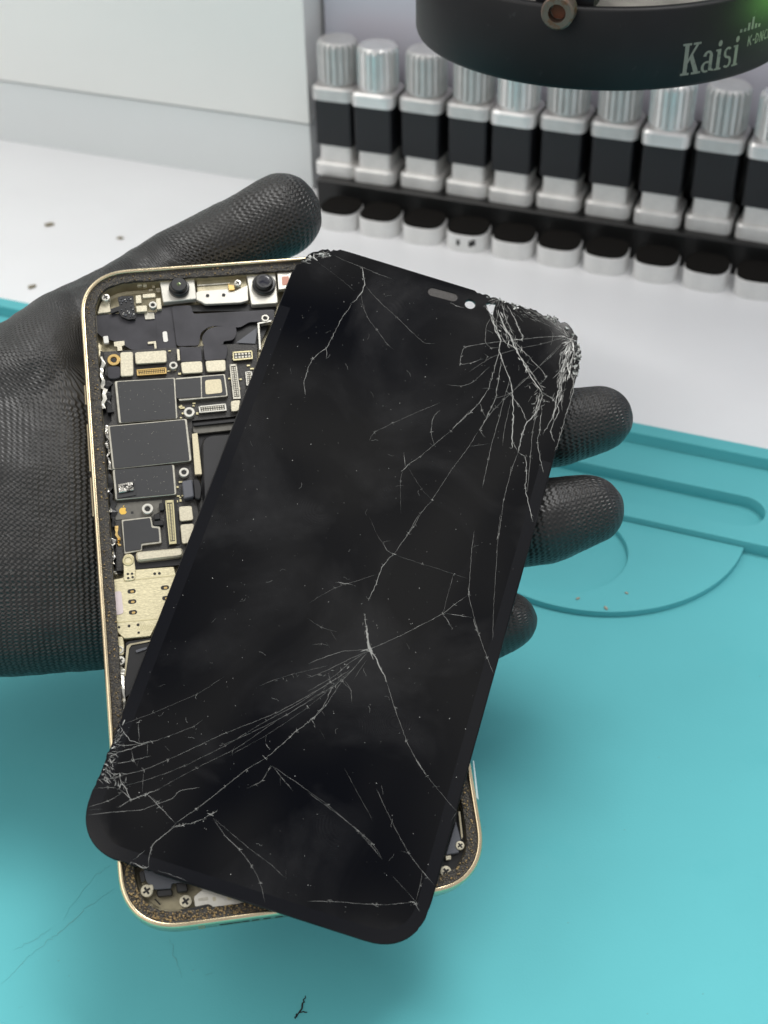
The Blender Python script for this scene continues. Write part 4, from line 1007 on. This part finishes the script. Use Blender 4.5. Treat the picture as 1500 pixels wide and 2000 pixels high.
# cracks: low ridges of broken glass on the surface
bm = bmesh.new(); tone = bm.verts.layers.float_color.new('tone')
CR = []
for f, lst in ((z3, [
 ([(1350, 490), (1240, 497), (1100, 512), (970, 527), (870, 545), (850, 590), (848, 628), (900, 622), (960, 600)], 2.4, .38),
 ([(1350, 500), (1240, 530), (1120, 555), (1000, 595), (890, 665)], 1.6, .28),
 ([(1345, 530), (1290, 590), (1220, 650), (1110, 755), (1010, 850), (935, 955)], 1.8, .25),
 ([(1350, 520), (1270, 600), (1180, 690), (1090, 770), (1000, 800)], 1.6, .25),
 ([(970, 340), (1000, 400), (1020, 470), (1045, 510), (1035, 560), (1065, 640), (1095, 720), (1105, 800), (1105, 900), (1100, 1040)], 6, .40),
 ([(1000, 400), (1030, 470), (1050, 515)], 8, .40),
 ([(1030, 360), (1060, 440), (1090, 490), (1120, 560), (1160, 630), (1200, 700), (1250, 770)], 8, .42),
 ([(1250, 770), (1230, 850), (1175, 910), (1150, 970), (1130, 1060)], 6, .38),
 ([(1100, 490), (1130, 570), (1175, 640), (1215, 700), (1255, 760)], 4, .35),
 ([(1050, 320), (1060, 370), (1075, 420), (1110, 490)], 4.5, .40),
 ([(1075, 340), (1110, 400), (1135, 460), (1150, 490), (1150, 508), (1095, 508)], 5, .42),
 ([(1105, 510), (1170, 580), (1230, 640), (1265, 690), (1240, 720)], 3, .35),
 ([(1045, 520), (1030, 600), (1000, 700), (985, 750), (940, 815), (900, 860), (810, 945)], 3, .36),
 ([(940, 815), (955, 850), (970, 882)], 3, .36),
 ([(1050, 600), (1035, 700), (1020, 790), (985, 870), (945, 950), (970, 985)], 3.2, .36),
 ([(1090, 700), (1060, 800), (1040, 880), (1015, 970), (1000, 1020), (985, 1090), (955, 1230)], 2.2, .30),
 ([(1075, 760), (1130, 820), (1175, 910)], 3, .38), ([(1095, 800), (1080, 870), (1060, 960), (1055, 1030)], 1.8, .28),
 ([(1000, 400), (975, 440), (970, 520), (1000, 550), (1045, 545)], 2.4, .34), ([(960, 575), (980, 590), (965, 625)], 2.2, .32),
 ([(1250, 770), (1300, 800), (1330, 850), (1310, 900), (1290, 960), (1310, 1010)], 3.2, .38),
 ([(1340, 560), (1330, 680), (1330, 800), (1290, 900), (1250, 970)], 3, .34),
 ([(1370, 540), (1360, 600), (1340, 660), (1330, 740), (1310, 840), (1300, 900)], 7, .40),
 ([(1400, 560), (1390, 620), (1350, 650)], 5, .45), ([(1240, 780), (1220, 870), (1200, 960), (1190, 1080), (1175, 1250)], 2.2, .30),
 ([(1245, 850), (1235, 950), (1225, 1010), (1245, 1120), (1255, 1160)], 3, .36),
 ([(1240, 770), (1215, 850), (1205, 900)], 6, .36), ([(1130, 1060), (1165, 1080), (1170, 1150), (1165, 1230), (1180, 1310), (1200, 1390)], 4, .40),
 ([(1130, 1060), (1100, 1140), (1060, 1290), (1035, 1480)], 2, .28), ([(1100, 1000), (1130, 1060)], 3, .34),
 ([(890, 1030), (1000, 1015)], 1.5, .22), ([(720, 1020), (705, 960), (715, 890), (750, 850)], 2, .32),
 ([(575, 1130), (650, 1080), (720, 1020), (800, 955), (900, 850)], 2, .28), ([(578, 1128), (570, 1060)], 2.5, .35), ([(600, 1112), (560, 1150)], 5, .35),
 ([(400, 1005), (430, 960), (520, 915), (620, 870), (750, 815)], 1.6, .24), ([(575, 1125), (555, 1200), (558, 1360)], 1.2, .16), ([(590, 1130), (660, 1240), (710, 1290)], 1.2, .14),
 ([(570, 1490), (620, 1420), (660, 1350), (710, 1290), (800, 1150), (890, 1030), (935, 955)], 1.7, .26), ([(585, 1465), (600, 1450)], 6, .3), ([(655, 1358), (662, 1345)], 5, .3),
 ([(370, 155), (375, 210), (380, 240), (360, 290), (320, 330)], 5, .36), ([(320, 330), (260, 420), (220, 500), (195, 545), (130, 600), (100, 660), (85, 720), (90, 780)], 2.6, .30),
 ([(195, 545), (195, 600)], 3, .34), ([(205, 535), (180, 560)], 5, .34), ([(365, 290), (375, 350), (400, 410), (440, 460), (490, 530), (525, 558)], 1.8, .24),
 ([(380, 240), (450, 320), (540, 400), (610, 470), (675, 525), (725, 525)], 1.6, .24), ([(230, 95), (290, 125), (370, 155), (440, 185), (520, 215)], 2, .22), ([(145, 125), (260, 210), (330, 270)], 1.2, .16),
 ([(780, 728), (850, 735), (910, 715), (990, 640)], 1.8, .26), ([(950, 745), (1010, 748)], 1.6, .24), ([(800, 328), (830, 345), (865, 352)], 7, .16),
 ([(1395, 680), (1400, 760), (1370, 850), (1330, 1000), (1310, 1050)], 4, .26), ([(1350, 640), (1340, 760), (1345, 860)], 3, .3), ([(1410, 620), (1405, 700), (1380, 800)], 3, .32),
 ([(1110, 330), (1180, 360), (1260, 400), (1330, 450)], 3.5, .24), ([(1130, 350), (1220, 410), (1300, 450)], 2.5, .2), ([(1290, 540), (1300, 480), (1285, 455)], 2, .25),
 ([(1200, 590), (1175, 620), (1215, 640)], 2, .24), ([(1120, 740), (1160, 700), (1230, 690)], 1.8, .25), ([(1200, 720), (1170, 730)], 1.6, .2),
 ([(1090, 1160), (1095, 1130)], 4, .3), ([(1025, 1480), (1035, 1460)], 5, .32)]),
 (z5, [
 ([(485, 10), (440, 90), (375, 185)], 2, .26), ([(375, 185), (330, 230), (305, 300), (265, 385)], 3.2, .30), ([(375, 185), (345, 165), (330, 130), (365, 125)], 2.2, .28), ([(372, 180), (388, 186)], 7, .35),
 ([(345, 165), (300, 90), (270, 20)], 1.2, .14), ([(375, 185), (500, 225), (640, 270), (700, 290)], 1.2, .18), ([(635, 270), (605, 380), (590, 440)], 1.6, .22),
 ([(725, 80), (715, 160), (705, 290), (700, 360), (715, 420), (745, 530), (780, 630), (812, 705)], 2, .26), ([(715, 157), (745, 145)], 3, .3), ([(700, 330), (702, 365)], 6, .34),
 ([(700, 360), (640, 400), (590, 440), (420, 530), (270, 597)], 2.2, .30), ([(590, 440), (625, 500)], 4, .32), ([(595, 440), (665, 450), (715, 458)], 2.2, .28), ([(660, 450), (690, 453)], 6, .32),
 ([(720, 460), (745, 540)], 3.2, .28), ([(840, 0), (828, 110), (810, 400), (805, 560)], 1.5, .22), ([(825, 120), (832, 90)], 6, .34),
 ([(248, 440), (256, 500), (270, 597)], 6, .36), ([(270, 597), (290, 620), (320, 680), (345, 740)], 6, .36), ([(345, 740), (380, 850), (430, 990), (470, 1070), (520, 1145)], 2.2, .26), ([(470, 1070), (520, 1145)], 3, .34),
 ([(257, 505), (270, 597), (288, 640)], 14, .36), ([(262, 560), (274, 600), (284, 620)], 22, .34), ([(230, 603), (285, 590)], 8, .36), ([(520, 1145), (580, 1220), (650, 1300)], 1.6, .20), ([(650, 1300), (620, 1345)], 1.8, .24), ([(255, 600), (285, 605)], 10, .36),
 ([(270, 597), (150, 605), (50, 640), (0, 660)], 2, .30), ([(270, 600), (180, 640), (80, 690), (0, 720)], 1.6, .26), ([(268, 602), (190, 650), (120, 710), (0, 780)], 1.6, .26),
 ([(265, 605), (200, 680), (150, 735), (80, 840), (0, 920)], 2.2, .28), ([(150, 735), (190, 775), (193, 830)], 2.2, .28), ([(195, 735), (260, 640)], 1.2, .16),
 ([(300, 1200), (370, 1350), (440, 1480), (500, 1560), (555, 1620)], 1.8, .24), ([(160, 1110), (285, 1340)], 1.2, .14), ([(0, 1215), (130, 1310), (240, 1400), (320, 1500)], 1.5, .20),
 ([(500, 1560), (490, 1620), (470, 1690)], 1.6, .22), ([(370, 1580), (490, 1710)], 1.3, .18), ([(440, 1690), (470, 1700), (490, 1735)], 5, .36), ([(500, 1560), (520, 1580)], 5, .3),
 ([(450, 1695), (300, 1705), (100, 1690), (0, 1690)], 1.6, .22), ([(0, 400), (120, 330), (305, 270)], 1.3, .18), ([(120, 305), (160, 310), (200, 316)], 6, .12), ([(275, 1700), (300, 1708)], 3, .26), ([(400, 1470), (440, 1480)], 1.5, .2),
 ([(130, 520), (60, 500), (0, 460)], 1.2, .16), ([(20, 575), (60, 572), (95, 580)], 2.2, .24), ([(80, 565), (100, 590)], 2, .22), ([(90, 500), (130, 560)], 1.2, .14)]),
 (z4, [
 ([(30, 730), (150, 715), (290, 705), (355, 680), (440, 650), (480, 610), (575, 595)], 2.2, .30), ([(170, 695), (240, 655), (310, 630), (385, 600)], 3, .34), ([(30, 690), (130, 660), (200, 620)], 1.8, .24),
 ([(310, 620), (380, 690), (455, 770)], 2.2, .28), ([(455, 770), (435, 800), (350, 870), (330, 920), (325, 980)], 3, .32),
 ([(455, 770), (560, 700), (700, 590), (800, 510), (900, 450)], 2.2, .28), ([(900, 450), (1050, 320), (1130, 255), (1185, 190), (1220, 110), (1280, 65)], 3, .30),
 ([(440, 790), (490, 780), (540, 765), (610, 745)], 2.6, .30), ([(440, 785), (490, 780)], 5, .32), ([(605, 742), (640, 720), (660, 705)], 4, .34), ([(612, 722), (640, 735)], 11, .26),
 ([(640, 745), (700, 830), (770, 900), (830, 980), (870, 1060), (895, 1160)], 2.2, .28), ([(640, 745), (720, 810), (820, 895), (920, 970), (1000, 1045)], 1.3, .22), ([(995, 990), (997, 1045)], 1.3, .2),
 ([(190, 290), (350, 230), (560, 140), (700, 50)], 1.2, .16), ([(240, 405), (340, 372), (420, 345), (540, 300), (590, 265)], 1.6, .24), ([(150, 430), (240, 405), (320, 375)], 3, .32),
 ([(160, 485), (250, 460), (340, 440)], 2.6, .30), ([(150, 545), (300, 510), (420, 460), (560, 395), (700, 330), (950, 230), (1150, 120), (1280, 40)], 1.7, .26),
 ([(200, 590), (340, 550), (500, 490), (700, 390), (900, 270), (1050, 190), (1200, 90), (1310, 20)], 1.6, .22), ([(380, 600), (560, 500), (760, 400), (950, 270), (1180, 130), (1320, 20)], 1.3, .18),
 ([(680, 390), (800, 340), (1000, 240), (1200, 110)], 1.4, .18), ([(720, 440), (900, 340), (1080, 220), (1240, 90)], 1.3, .16), ([(860, 100), (1000, 50), (1200, 0)], 1.4, .18),
 ([(275, 275), (280, 380)], 2.2, .3), ([(268, 280), (285, 268)], 8, .3), ([(320, 375), (320, 440)], 1.8, .26), ([(240, 400), (250, 460), (270, 490)], 2, .3), ([(265, 500), (280, 460)], 1.8, .26),
 ([(185, 290), (205, 325), (235, 365), (290, 380)], 4, .34), ([(135, 375), (200, 390), (290, 382)], 2.4, .3), ([(285, 382), (340, 372)], 4, .34), ([(300, 520), (295, 620)], 1.8, .26), ([(180, 540), (205, 590), (240, 655)], 5, .34),
 ([(205, 590), (215, 540)], 2.2, .28), ([(180, 600), (210, 625), (240, 655), (280, 640)], 3, .32), ([(75, 555), (150, 550), (200, 540)], 2.2, .3), ([(340, 640), (370, 665), (385, 650)], 2, .26), ([(735, 440), (735, 420), (750, 390)], 1.8, .22),
 ([(880, 440), (905, 465)], 6, .32), ([(895, 380), (915, 410)], 6, .32), ([(1095, 190), (1107, 210)], 5, .3), ([(1115, 260), (1140, 290)], 4, .28), ([(1165, 215), (1185, 245)], 2.2, .22),
 ([(930, 490), (905, 520), (880, 560), (850, 580), (800, 600)], 2.2, .22), ([(905, 520), (925, 490)], 5, .28), ([(930, 490), (970, 540), (1030, 610)], 2, .26), ([(970, 540), (968, 585)], 2, .24),
 ([(930, 490), (1060, 580), (1200, 680), (1350, 810), (1465, 945)], 1.4, .20), ([(1340, 800), (1420, 870), (1465, 945)], 1.8, .24), ([(1160, 310), (1185, 355)], 1.3, .18), ([(1280, 70), (1315, 120), (1317, 180)], 2, .24),
 ([(245, 960), (300, 985), (325, 980)], 6, .32), ([(250, 950), (310, 900)], 2.2, .28), ([(30, 705), (100, 700)], 1.4, .2), ([(60, 600), (130, 595), (180, 600)], 2, .26), ([(670, 390), (690, 388)], 4, .22),
 ([(1180, 120), (1190, 100)], 3, .24), ([(1200, 70), (1215, 80), (1205, 40)], 3, .26), ([(1260, 40), (1285, 60)], 4, .28), ([(1105, 45), (1120, 55)], 3, .2), ([(1025, 45), (1035, 60)], 3, .2), ([(1045, 38), (1055, 50)], 3, .2), ([(950, 75), (955, 80)], 3, .2), ([(1000, 68), (1004, 76)], 3, .2), ([(980, 60), (985, 68)], 3, .2),
 ([(365, 1000), (430, 1020), (520, 1055)], 2, .14)])):
    for pts, wd, tn in lst: CR.append(([f(*p) for p in pts], wd, tn))
def crack(px, wd, tn, seed):
    rnd = random.Random(seed)
    base_ = [G(p, .02) * K for p in px]
    fine_ = []
    for i in range(len(base_) - 1):                # Catmull-Rom through the bends
        p0 = base_[max(i - 1, 0)]; p1 = base_[i]; p2 = base_[i + 1]; p3 = base_[min(i + 2, len(base_) - 1)]
        n = max(2, int((p2 - p1).length / 0.0007))
        for j in range(n):
            t = j / n
            fine_.append(0.45 * p1.lerp(p2, t) + 0.55 * 0.5 * ((2 * p1) + (p2 - p0) * t + (2 * p0 - 5 * p1 + 4 * p2 - p3) * t * t + (3 * p1 - p0 - 3 * p2 + p3) * t ** 3))
    fine_.append(base_[-1])
    jit_ = 0.00006 if wd < 2.5 else 0.00014
    ps = [p + Vector((rnd.uniform(-jit_, jit_), rnd.uniform(-jit_, jit_), 0)) for p in fine_]
    n = len(ps); wmm = (0.022 + wd / 2.5 / 8.7 * 0.75) * K; tn = tn * (0.62 if wd < 2.5 else 0.8)
    ws = []
    for i in range(n):
        e = min(1, (i + .6) / 3, (n - i - .4) / 3); ws.append(wmm * e * rnd.uniform(.45, 1.15))
    ribbon_bm(bm, ps, ws, tone=tn * rnd.uniform(.85, 1.1), layer=tone, peak=0.000018)
    # knots of splinters where a crack bends or forks
    for q in base_[1:-1]:
        if rnd.random() < .55:
            for _ in range(rnd.choice((2, 3, 4))):
                a = rnd.uniform(0, PI); dv = Vector((math.cos(a), math.sin(a), 0)) * rnd.uniform(.15, .5) * K; c_k = q + Vector((rnd.gauss(0, .15), rnd.gauss(0, .15), 0)) * K
                ribbon_bm(bm, [c_k - dv, c_k, c_k + dv], [.02 * K, rnd.uniform(.05, .13) * K, .02 * K], tone=tn * rnd.uniform(.7, 1.4), layer=tone, peak=0.00002)
    # splinters beside the thick cracks
    if wd >= 3:
        for _ in range(int(n * 0.5)):
            p = rnd.choice(ps) + Vector((rnd.gauss(0, wmm * .9), rnd.gauss(0, wmm * .9), 0)); a = rnd.uniform(0, PI); L_ = rnd.uniform(.2, .9) * K
            dv = Vector((math.cos(a), math.sin(a), 0)) * L_ / 2
            ribbon_bm(bm, [p - dv, p + dv * .1, p + dv], [0.02 * K, .07 * K * rnd.uniform(.5, 1.4), .02 * K], tone=tn * rnd.uniform(.5, 1.2), layer=tone, peak=0.00002)
for i, (px, wd, tn) in enumerate(CR): crack(px, wd, tn, i)
# dense shattering: short random lines in the three crushed zones
def shatter(poly_px, n, tn, lmin, lmax, wmin, wmax, seed, direc=None, hub=None):
    rnd = random.Random(seed); ps = [G(p, .03) for p in poly_px]
    hb = G(hub, .03) if hub else None
    for _ in range(n):
        i = rnd.randrange(len(ps) - 1); p = ps[i].lerp(ps[i + 1], rnd.random()) + Vector((rnd.gauss(0, .8), rnd.gauss(0, .8), 0))
        if max(abs(p.x) - GW / 2, abs(p.y) - GHH / 2) > -.6: continue
        cx, cy = abs(p.x) - (GW / 2 - GR), abs(p.y) - (GHH / 2 - GR)
        if cx > 0 and cy > 0 and math.hypot(cx, cy) > GR - .8: continue
        a = rnd.uniform(0, PI) if direc is None else direc + rnd.gauss(0, .5); L_ = rnd.uniform(lmin, lmax)
        if hb: a = math.atan2(p.y - hb.y, p.x - hb.x) + rnd.gauss(0, .22)
        d = Vector((math.cos(a), math.sin(a), 0)) * L_ / 2
        q = [p - d, p + Vector((rnd.gauss(0, .08), rnd.gauss(0, .08), 0)), p + d]
        w_ = rnd.uniform(wmin, wmax) * K * (2.6 if rnd.random() < .1 else 1)
        ribbon_bm(bm, [v * K for v in q], [w_ * .4, w_, w_ * .3], tone=tn * rnd.uniform(.35, 1.3), layer=tone, peak=0.00002)
shatter([z3(1340, 470), z3(1385, 520), z3(1370, 600), z3(1345, 680), z3(1330, 800)], 120, .34, .6, 3.4, .03, .15, 1, None, z3(1392, 505))
shatter([z3(1000, 320), z3(1080, 345), z3(1200, 385), z3(1330, 450)], 60, .26, .4, 2.6, .03, .12, 2, None, z3(1040, 300))
shatter([z3(1030, 380), z3(1060, 440), z3(1120, 540)], 40, .32, .5, 2.2, .04, .15, 3, -1.0)
shatter([z3(1220, 760), z3(1240, 800), z3(1210, 880)], 30, .32, .5, 2.0, .04, .15, 4, 1.4)
shatter([z4(190, 300), z4(160, 400), z4(130, 480), z4(110, 560)], 75, .32, .3, 1.8, .03, .12, 5, None, z4(40, 450))
shatter([z4(150, 440), z4(150, 540), z4(200, 590)], 40, .32, .4, 1.3, .04, .12, 6)
shatter([z3(60, 130), z3(120, 90), z3(200, 95)], 70, .34, .4, 1.8, .05, .18, 7, .3)
shatter([z5(190, 650), z5(130, 700), z5(100, 760), z5(60, 700)], 14, .26, .3, 1.0, .04, .1, 8)
shatter([z3(1385, 520), z3(1392, 580), z3(1385, 640), z3(1350, 680)], 34, .62, .8, 3.0, .10, .32, 9, None, z3(1400, 500))
shatter([z3(1040, 480), z3(1120, 560), z3(1240, 750)], 26, .5, .6, 2.4, .06, .2, 10, -1.1)
obj('crack_pattern', bm, MT['crack'], glass)
# crushed crumbs along the broken edges
def shards(ps_px, n, seed, spread, smin, smax):
    bm = bmesh.new(); rnd = random.Random(seed); ps = [G(p) for p in ps_px]
    for _ in range(n):
        i = rnd.randrange(len(ps) - 1); p = ps[i].lerp(ps[i + 1], rnd.random()) + Vector((rnd.gauss(0, spread), rnd.gauss(0, spread), 0))
        if abs(p.x) > GW / 2 - .3 or abs(p.y) > GHH / 2 - .3: continue
        cx, cy = abs(p.x) - (GW / 2 - GR), abs(p.y) - (GHH / 2 - GR)
        if cx > 0 and cy > 0 and math.hypot(cx, cy) > GR - .5: continue
        s = rnd.uniform(smin, smax); nv = rnd.choice((3, 3, 4)); a0 = rnd.uniform(0, 6)
        pts = [(p.x + s * rnd.uniform(.5, 1.3) * math.cos(a0 + 2 * PI * k_ / nv), p.y + s * rnd.uniform(.5, 1.3) * math.sin(a0 + 2 * PI * k_ / nv)) for k_ in range(nv)]
        h = rnd.uniform(.05, .25); add_prism(bm, pts, h + rnd.uniform(-.35, .0), h + .2)
        vsn = list(bm.verts)[-2 * nv:]
        tx, ty = rnd.uniform(-.5, .5), rnd.uniform(-.5, .5)
        for v in vsn: v.co.z += ((v.co.x - p.x * K) * tx + (v.co.y - p.y * K) * ty)
    return bm
obj('crushed_edge', shards([z3(60, 128), z3(125, 80), z3(205, 92)], 70, 1, .55, .2, .75), MT['shard'], glass)
obj('crushed_edge', shards([z3(975, 300), z3(1060, 318), z3(1130, 350)], 40, 2, .4, .15, .5), MT['shard'], glass)
obj('crushed_edge', shards([z3(1265, 390), z3(1370, 435), z3(1415, 500), z3(1425, 570), z3(1420, 680)], 85, 3, .4, .25, 1.0), MT['shard'], glass)
obj('crushed_edge', shards([z4(195, 305), z4(152, 410), z4(108, 530)], 26, 4, .2, .10, .3), MT['shard'], glass)
# dust: specks and short fibres
bm = bmesh.new(); rnd = random.Random(21)
tone = bm.verts.layers.float_color.new('tone')
for _ in range(520):
    x, y = rnd.uniform(-36, 36), rnd.uniform(-76, 76)
    if abs(x) > 30 and abs(y) > 70: continue
    p = Vector((x, y, .03)); s = abs(rnd.gauss(.05, .035)) + .02; a = rnd.uniform(0, PI); d = Vector((math.cos(a), math.sin(a), 0)) * s
    ribbon_bm(bm, [(p - d) * K, p * K, (p + d) * K], [s * .6 * K, s * 1.3 * K, s * .6 * K], tone=rnd.choice((.08, .12, .2, .35)), layer=tone, peak=.00003)
for _ in range(46):
    x, y = rnd.uniform(-34, 34), rnd.uniform(-70, 74); p = Vector((x, y, .03)); a = rnd.uniform(0, 6); pts = []
    for j in range(6):
        pts.append(p * K); a += rnd.uniform(-.7, .7); p = p + Vector((math.cos(a), math.sin(a), 0)) * rnd.uniform(.15, .5)
    ribbon_bm(bm, pts, [.045 * K] * 6, tone=rnd.choice((.10, .16, .24)), layer=tone, peak=.00002)
obj('dust_specks', bm, MT['crack'], glass)['kind'] = 'stuff'

# ================================================================== GLOVED HAND
# chains: (u, v in the photograph, height over the phone's plane in mm, radius mm)
CH = {
 'thumb': [(549, 421, -12, 10.5), (480, 458, -13.5, 9.9), (375, 508, -18, 9.7), (300, 560, -21, 11), (215, 640, -22, 13), (140, 800, -24, 16)],
 'thenar': [(-200, 850, -22, 20), (60, 762, -21, 18), (148, 680, -22, 15.5), (235, 612, -21.5, 12.5), (300, 562, -21, 11)],
 'index': [(480, 840, -26, 12), (760, 838, -22, 10.6), (980, 842, -15, 10), (1090, 836, -10, 9.3), (1170, 818, -8, 7.9)],
 'middle': [(480, 980, -27, 12), (760, 1025, -23, 10.8), (960, 1030, -15, 10.4), (1060, 1018, -10, 10), (1149, 996, -8, 8.3)],
 'ring': [(480, 1100, -27, 11.5), (700, 1190, -24, 10.2), (880, 1226, -17, 8.9), (940, 1224, -13, 8.2), (992, 1212, -11, 6.7)],
 'little': [(450, 1190, -28, 10.5), (600, 1290, -27, 9), (700, 1330, -24, 8), (760, 1330, -21, 7)],
}
PALM = [[(-420, 940, -24, 19), (-200, 870, -23, 19.5), (20, 795, -22, 17.5), (130, 800, -23, 16.5), (300, 850, -26, 15), (480, 840, -26, 12)],
 [(-420, 1040, -25, 20), (-200, 1020, -24, 20), (30, 975, -23, 18), (150, 980, -24, 17), (300, 1000, -27, 15), (480, 980, -27, 12)],
 [(-420, 1130, -27, 19), (-200, 1130, -26, 18), (40, 1110, -24.5, 16.5), (150, 1110, -25.5, 16), (300, 1100, -27, 14.5), (480, 1100, -27, 12)],
 [(-420, 1190, -28, 17), (-200, 1200, -28, 15.5), (40, 1206, -27, 14), (150, 1200, -27.5, 14), (300, 1190, -28, 13), (450, 1190, -28, 11)]]
for i in range(3):
    for j in range(7):
        CH['palm_%d_%d' % (i, j)] = [tuple(x + (y - x) * j / 7 for x, y in zip(p, q)) for p, q in zip(PALM[i], PALM[i + 1])]
CH['palm_end'] = PALM[3]
bones = []
bm = bmesh.new()
def ball(bm, c, r, sub=3):
    bmesh.ops.create_icosphere(bm, subdivisions=2 if r > 0.0105 else 3, radius=r, matrix=Matrix.Translation(c))
def cone(bm, a, b, ra, rb):
    d = b - a; L_ = d.length
    if L_ < 1e-6: return
    m4 = Matrix.Translation((a + b) / 2) @ d.to_track_quat('Z', 'Y').to_matrix().to_4x4()
    bmesh.ops.create_cone(bm, cap_ends=True, segments=32, radius1=ra, radius2=rb, depth=L_, matrix=m4)
for nm, ch in CH.items():
    pts = [(U((u, v), z), r) for u, v, z, r in ch]
    for (p, r), (q, s) in zip(pts, pts[1:]):
        n = max(1, int((q - p).length / (4.0 if r > 10.5 else 2.5)))
        for j in range(n + 1):
            t = j / n; ball(bm, p.lerp(q, t) * K, (r + (s - r) * t) * K)
        bones.append((p, q, nm))
me = bpy.data.meshes.new('gloved_hand'); bm.to_mesh(me); bm.free()
tmp = bpy.data.objects.new('gloved_hand', me); COL.objects.link(tmp)
rm = tmp.modifiers.new('r', 'REMESH'); rm.mode = 'VOXEL'; rm.voxel_size = 0.0009
sm = tmp.modifiers.new('s', 'SMOOTH'); sm.factor = 0.6; sm.iterations = 34
dg = bpy.context.evaluated_depsgraph_get()
hm = bpy.data.meshes.new_from_object(tmp.evaluated_get(dg)); bpy.data.objects.remove(tmp)
# distance along / across for the knit, and folds
import numpy as np
nv = len(hm.vertices); X = np.empty(nv * 3); hm.vertices.foreach_get('co', X); X = X.reshape(-1, 3) * 1000
wsum = np.zeros(nv); acc = np.zeros((nv, 3))
for (p, q, nm) in bones:
    a, b = np.array(p), np.array(q); d = b - a; L_ = np.linalg.norm(d); d /= L_
    t = np.clip((X - a) @ d, 0, L_); dist = np.linalg.norm(X - a - t[:, None] * d, axis=1)
    w_ = np.exp(-dist / 1.6) + 1e-12
    ref = np.array([1.0, 0, 0]) if nm.startswith('palm') else d
    if nm.startswith('palm'): ax = np.array([1.0, -.05, 0])
    elif nm == 'thumb': ax = np.array([.86, .42, .0])
    else: ax = np.array([.98, .12, .15])
    ax /= np.linalg.norm(ax); up = np.array([0, 0, 1.0]); sd_ = np.cross(up, ax); sd_ /= np.linalg.norm(sd_); u2 = np.cross(ax, sd_)
    co_ = np.stack([X @ ax, X @ sd_ - 0.9 * np.tanh((X @ sd_ + 8) / 14) * (X @ u2 + 8), X @ u2], 1)
    if not nm.startswith('palm') and nm != 'thenar':
        rel = X - a - t[:, None] * d; sdd = np.cross(up, d); sdd /= np.linalg.norm(sdd); upp = np.cross(d, sdd)
        co_[:, 1] = np.arctan2(rel @ sdd, rel @ upp) * 9.0
    acc += w_[:, None] * co_; wsum += w_
acc /= wsum[:, None]
nr_ = np.empty(nv * 3); hm.vertices.foreach_get('normal', nr_); nr_ = nr_.reshape(-1, 3)
dsp = np.array([0.9 + 0.38 * noise.noise(Vector(x) / 9.0) + 0.16 * noise.noise(Vector(x) / 3.2 + Vector((9, 2, 4))) for x in X])
hm.vertices.foreach_set('co', ((X + nr_ * dsp[:, None]) * K).astype(np.float32).ravel()); hm.update()
at = hm.attributes.new('knit', 'FLOAT_VECTOR', 'POINT'); at.data.foreach_set('vector', (acc * K).astype(np.float32).ravel())
hand = obj('gloved_hand', hm, MT['glove'], None, True)
hand.matrix_world = PHONE
tag(hand, 'hand in a textured black work glove, palm up, holding the phone with thumb raised', 'gloved hand')
for o in list(COL.objects):
    if o.type == 'MESH' and not o.data.materials: print('NO MATERIAL', o.name)
print('heights mm: phone bottom-left', (PHONE @ Vector((-.039, -.08, -.0076))).z * 1000, 'top-left', (PHONE @ Vector((-.039, .08, -.0076))).z * 1000, 'hand min', min((PHONE @ v.co).z for v in hm.vertices) * 1000, 'verts', nv)
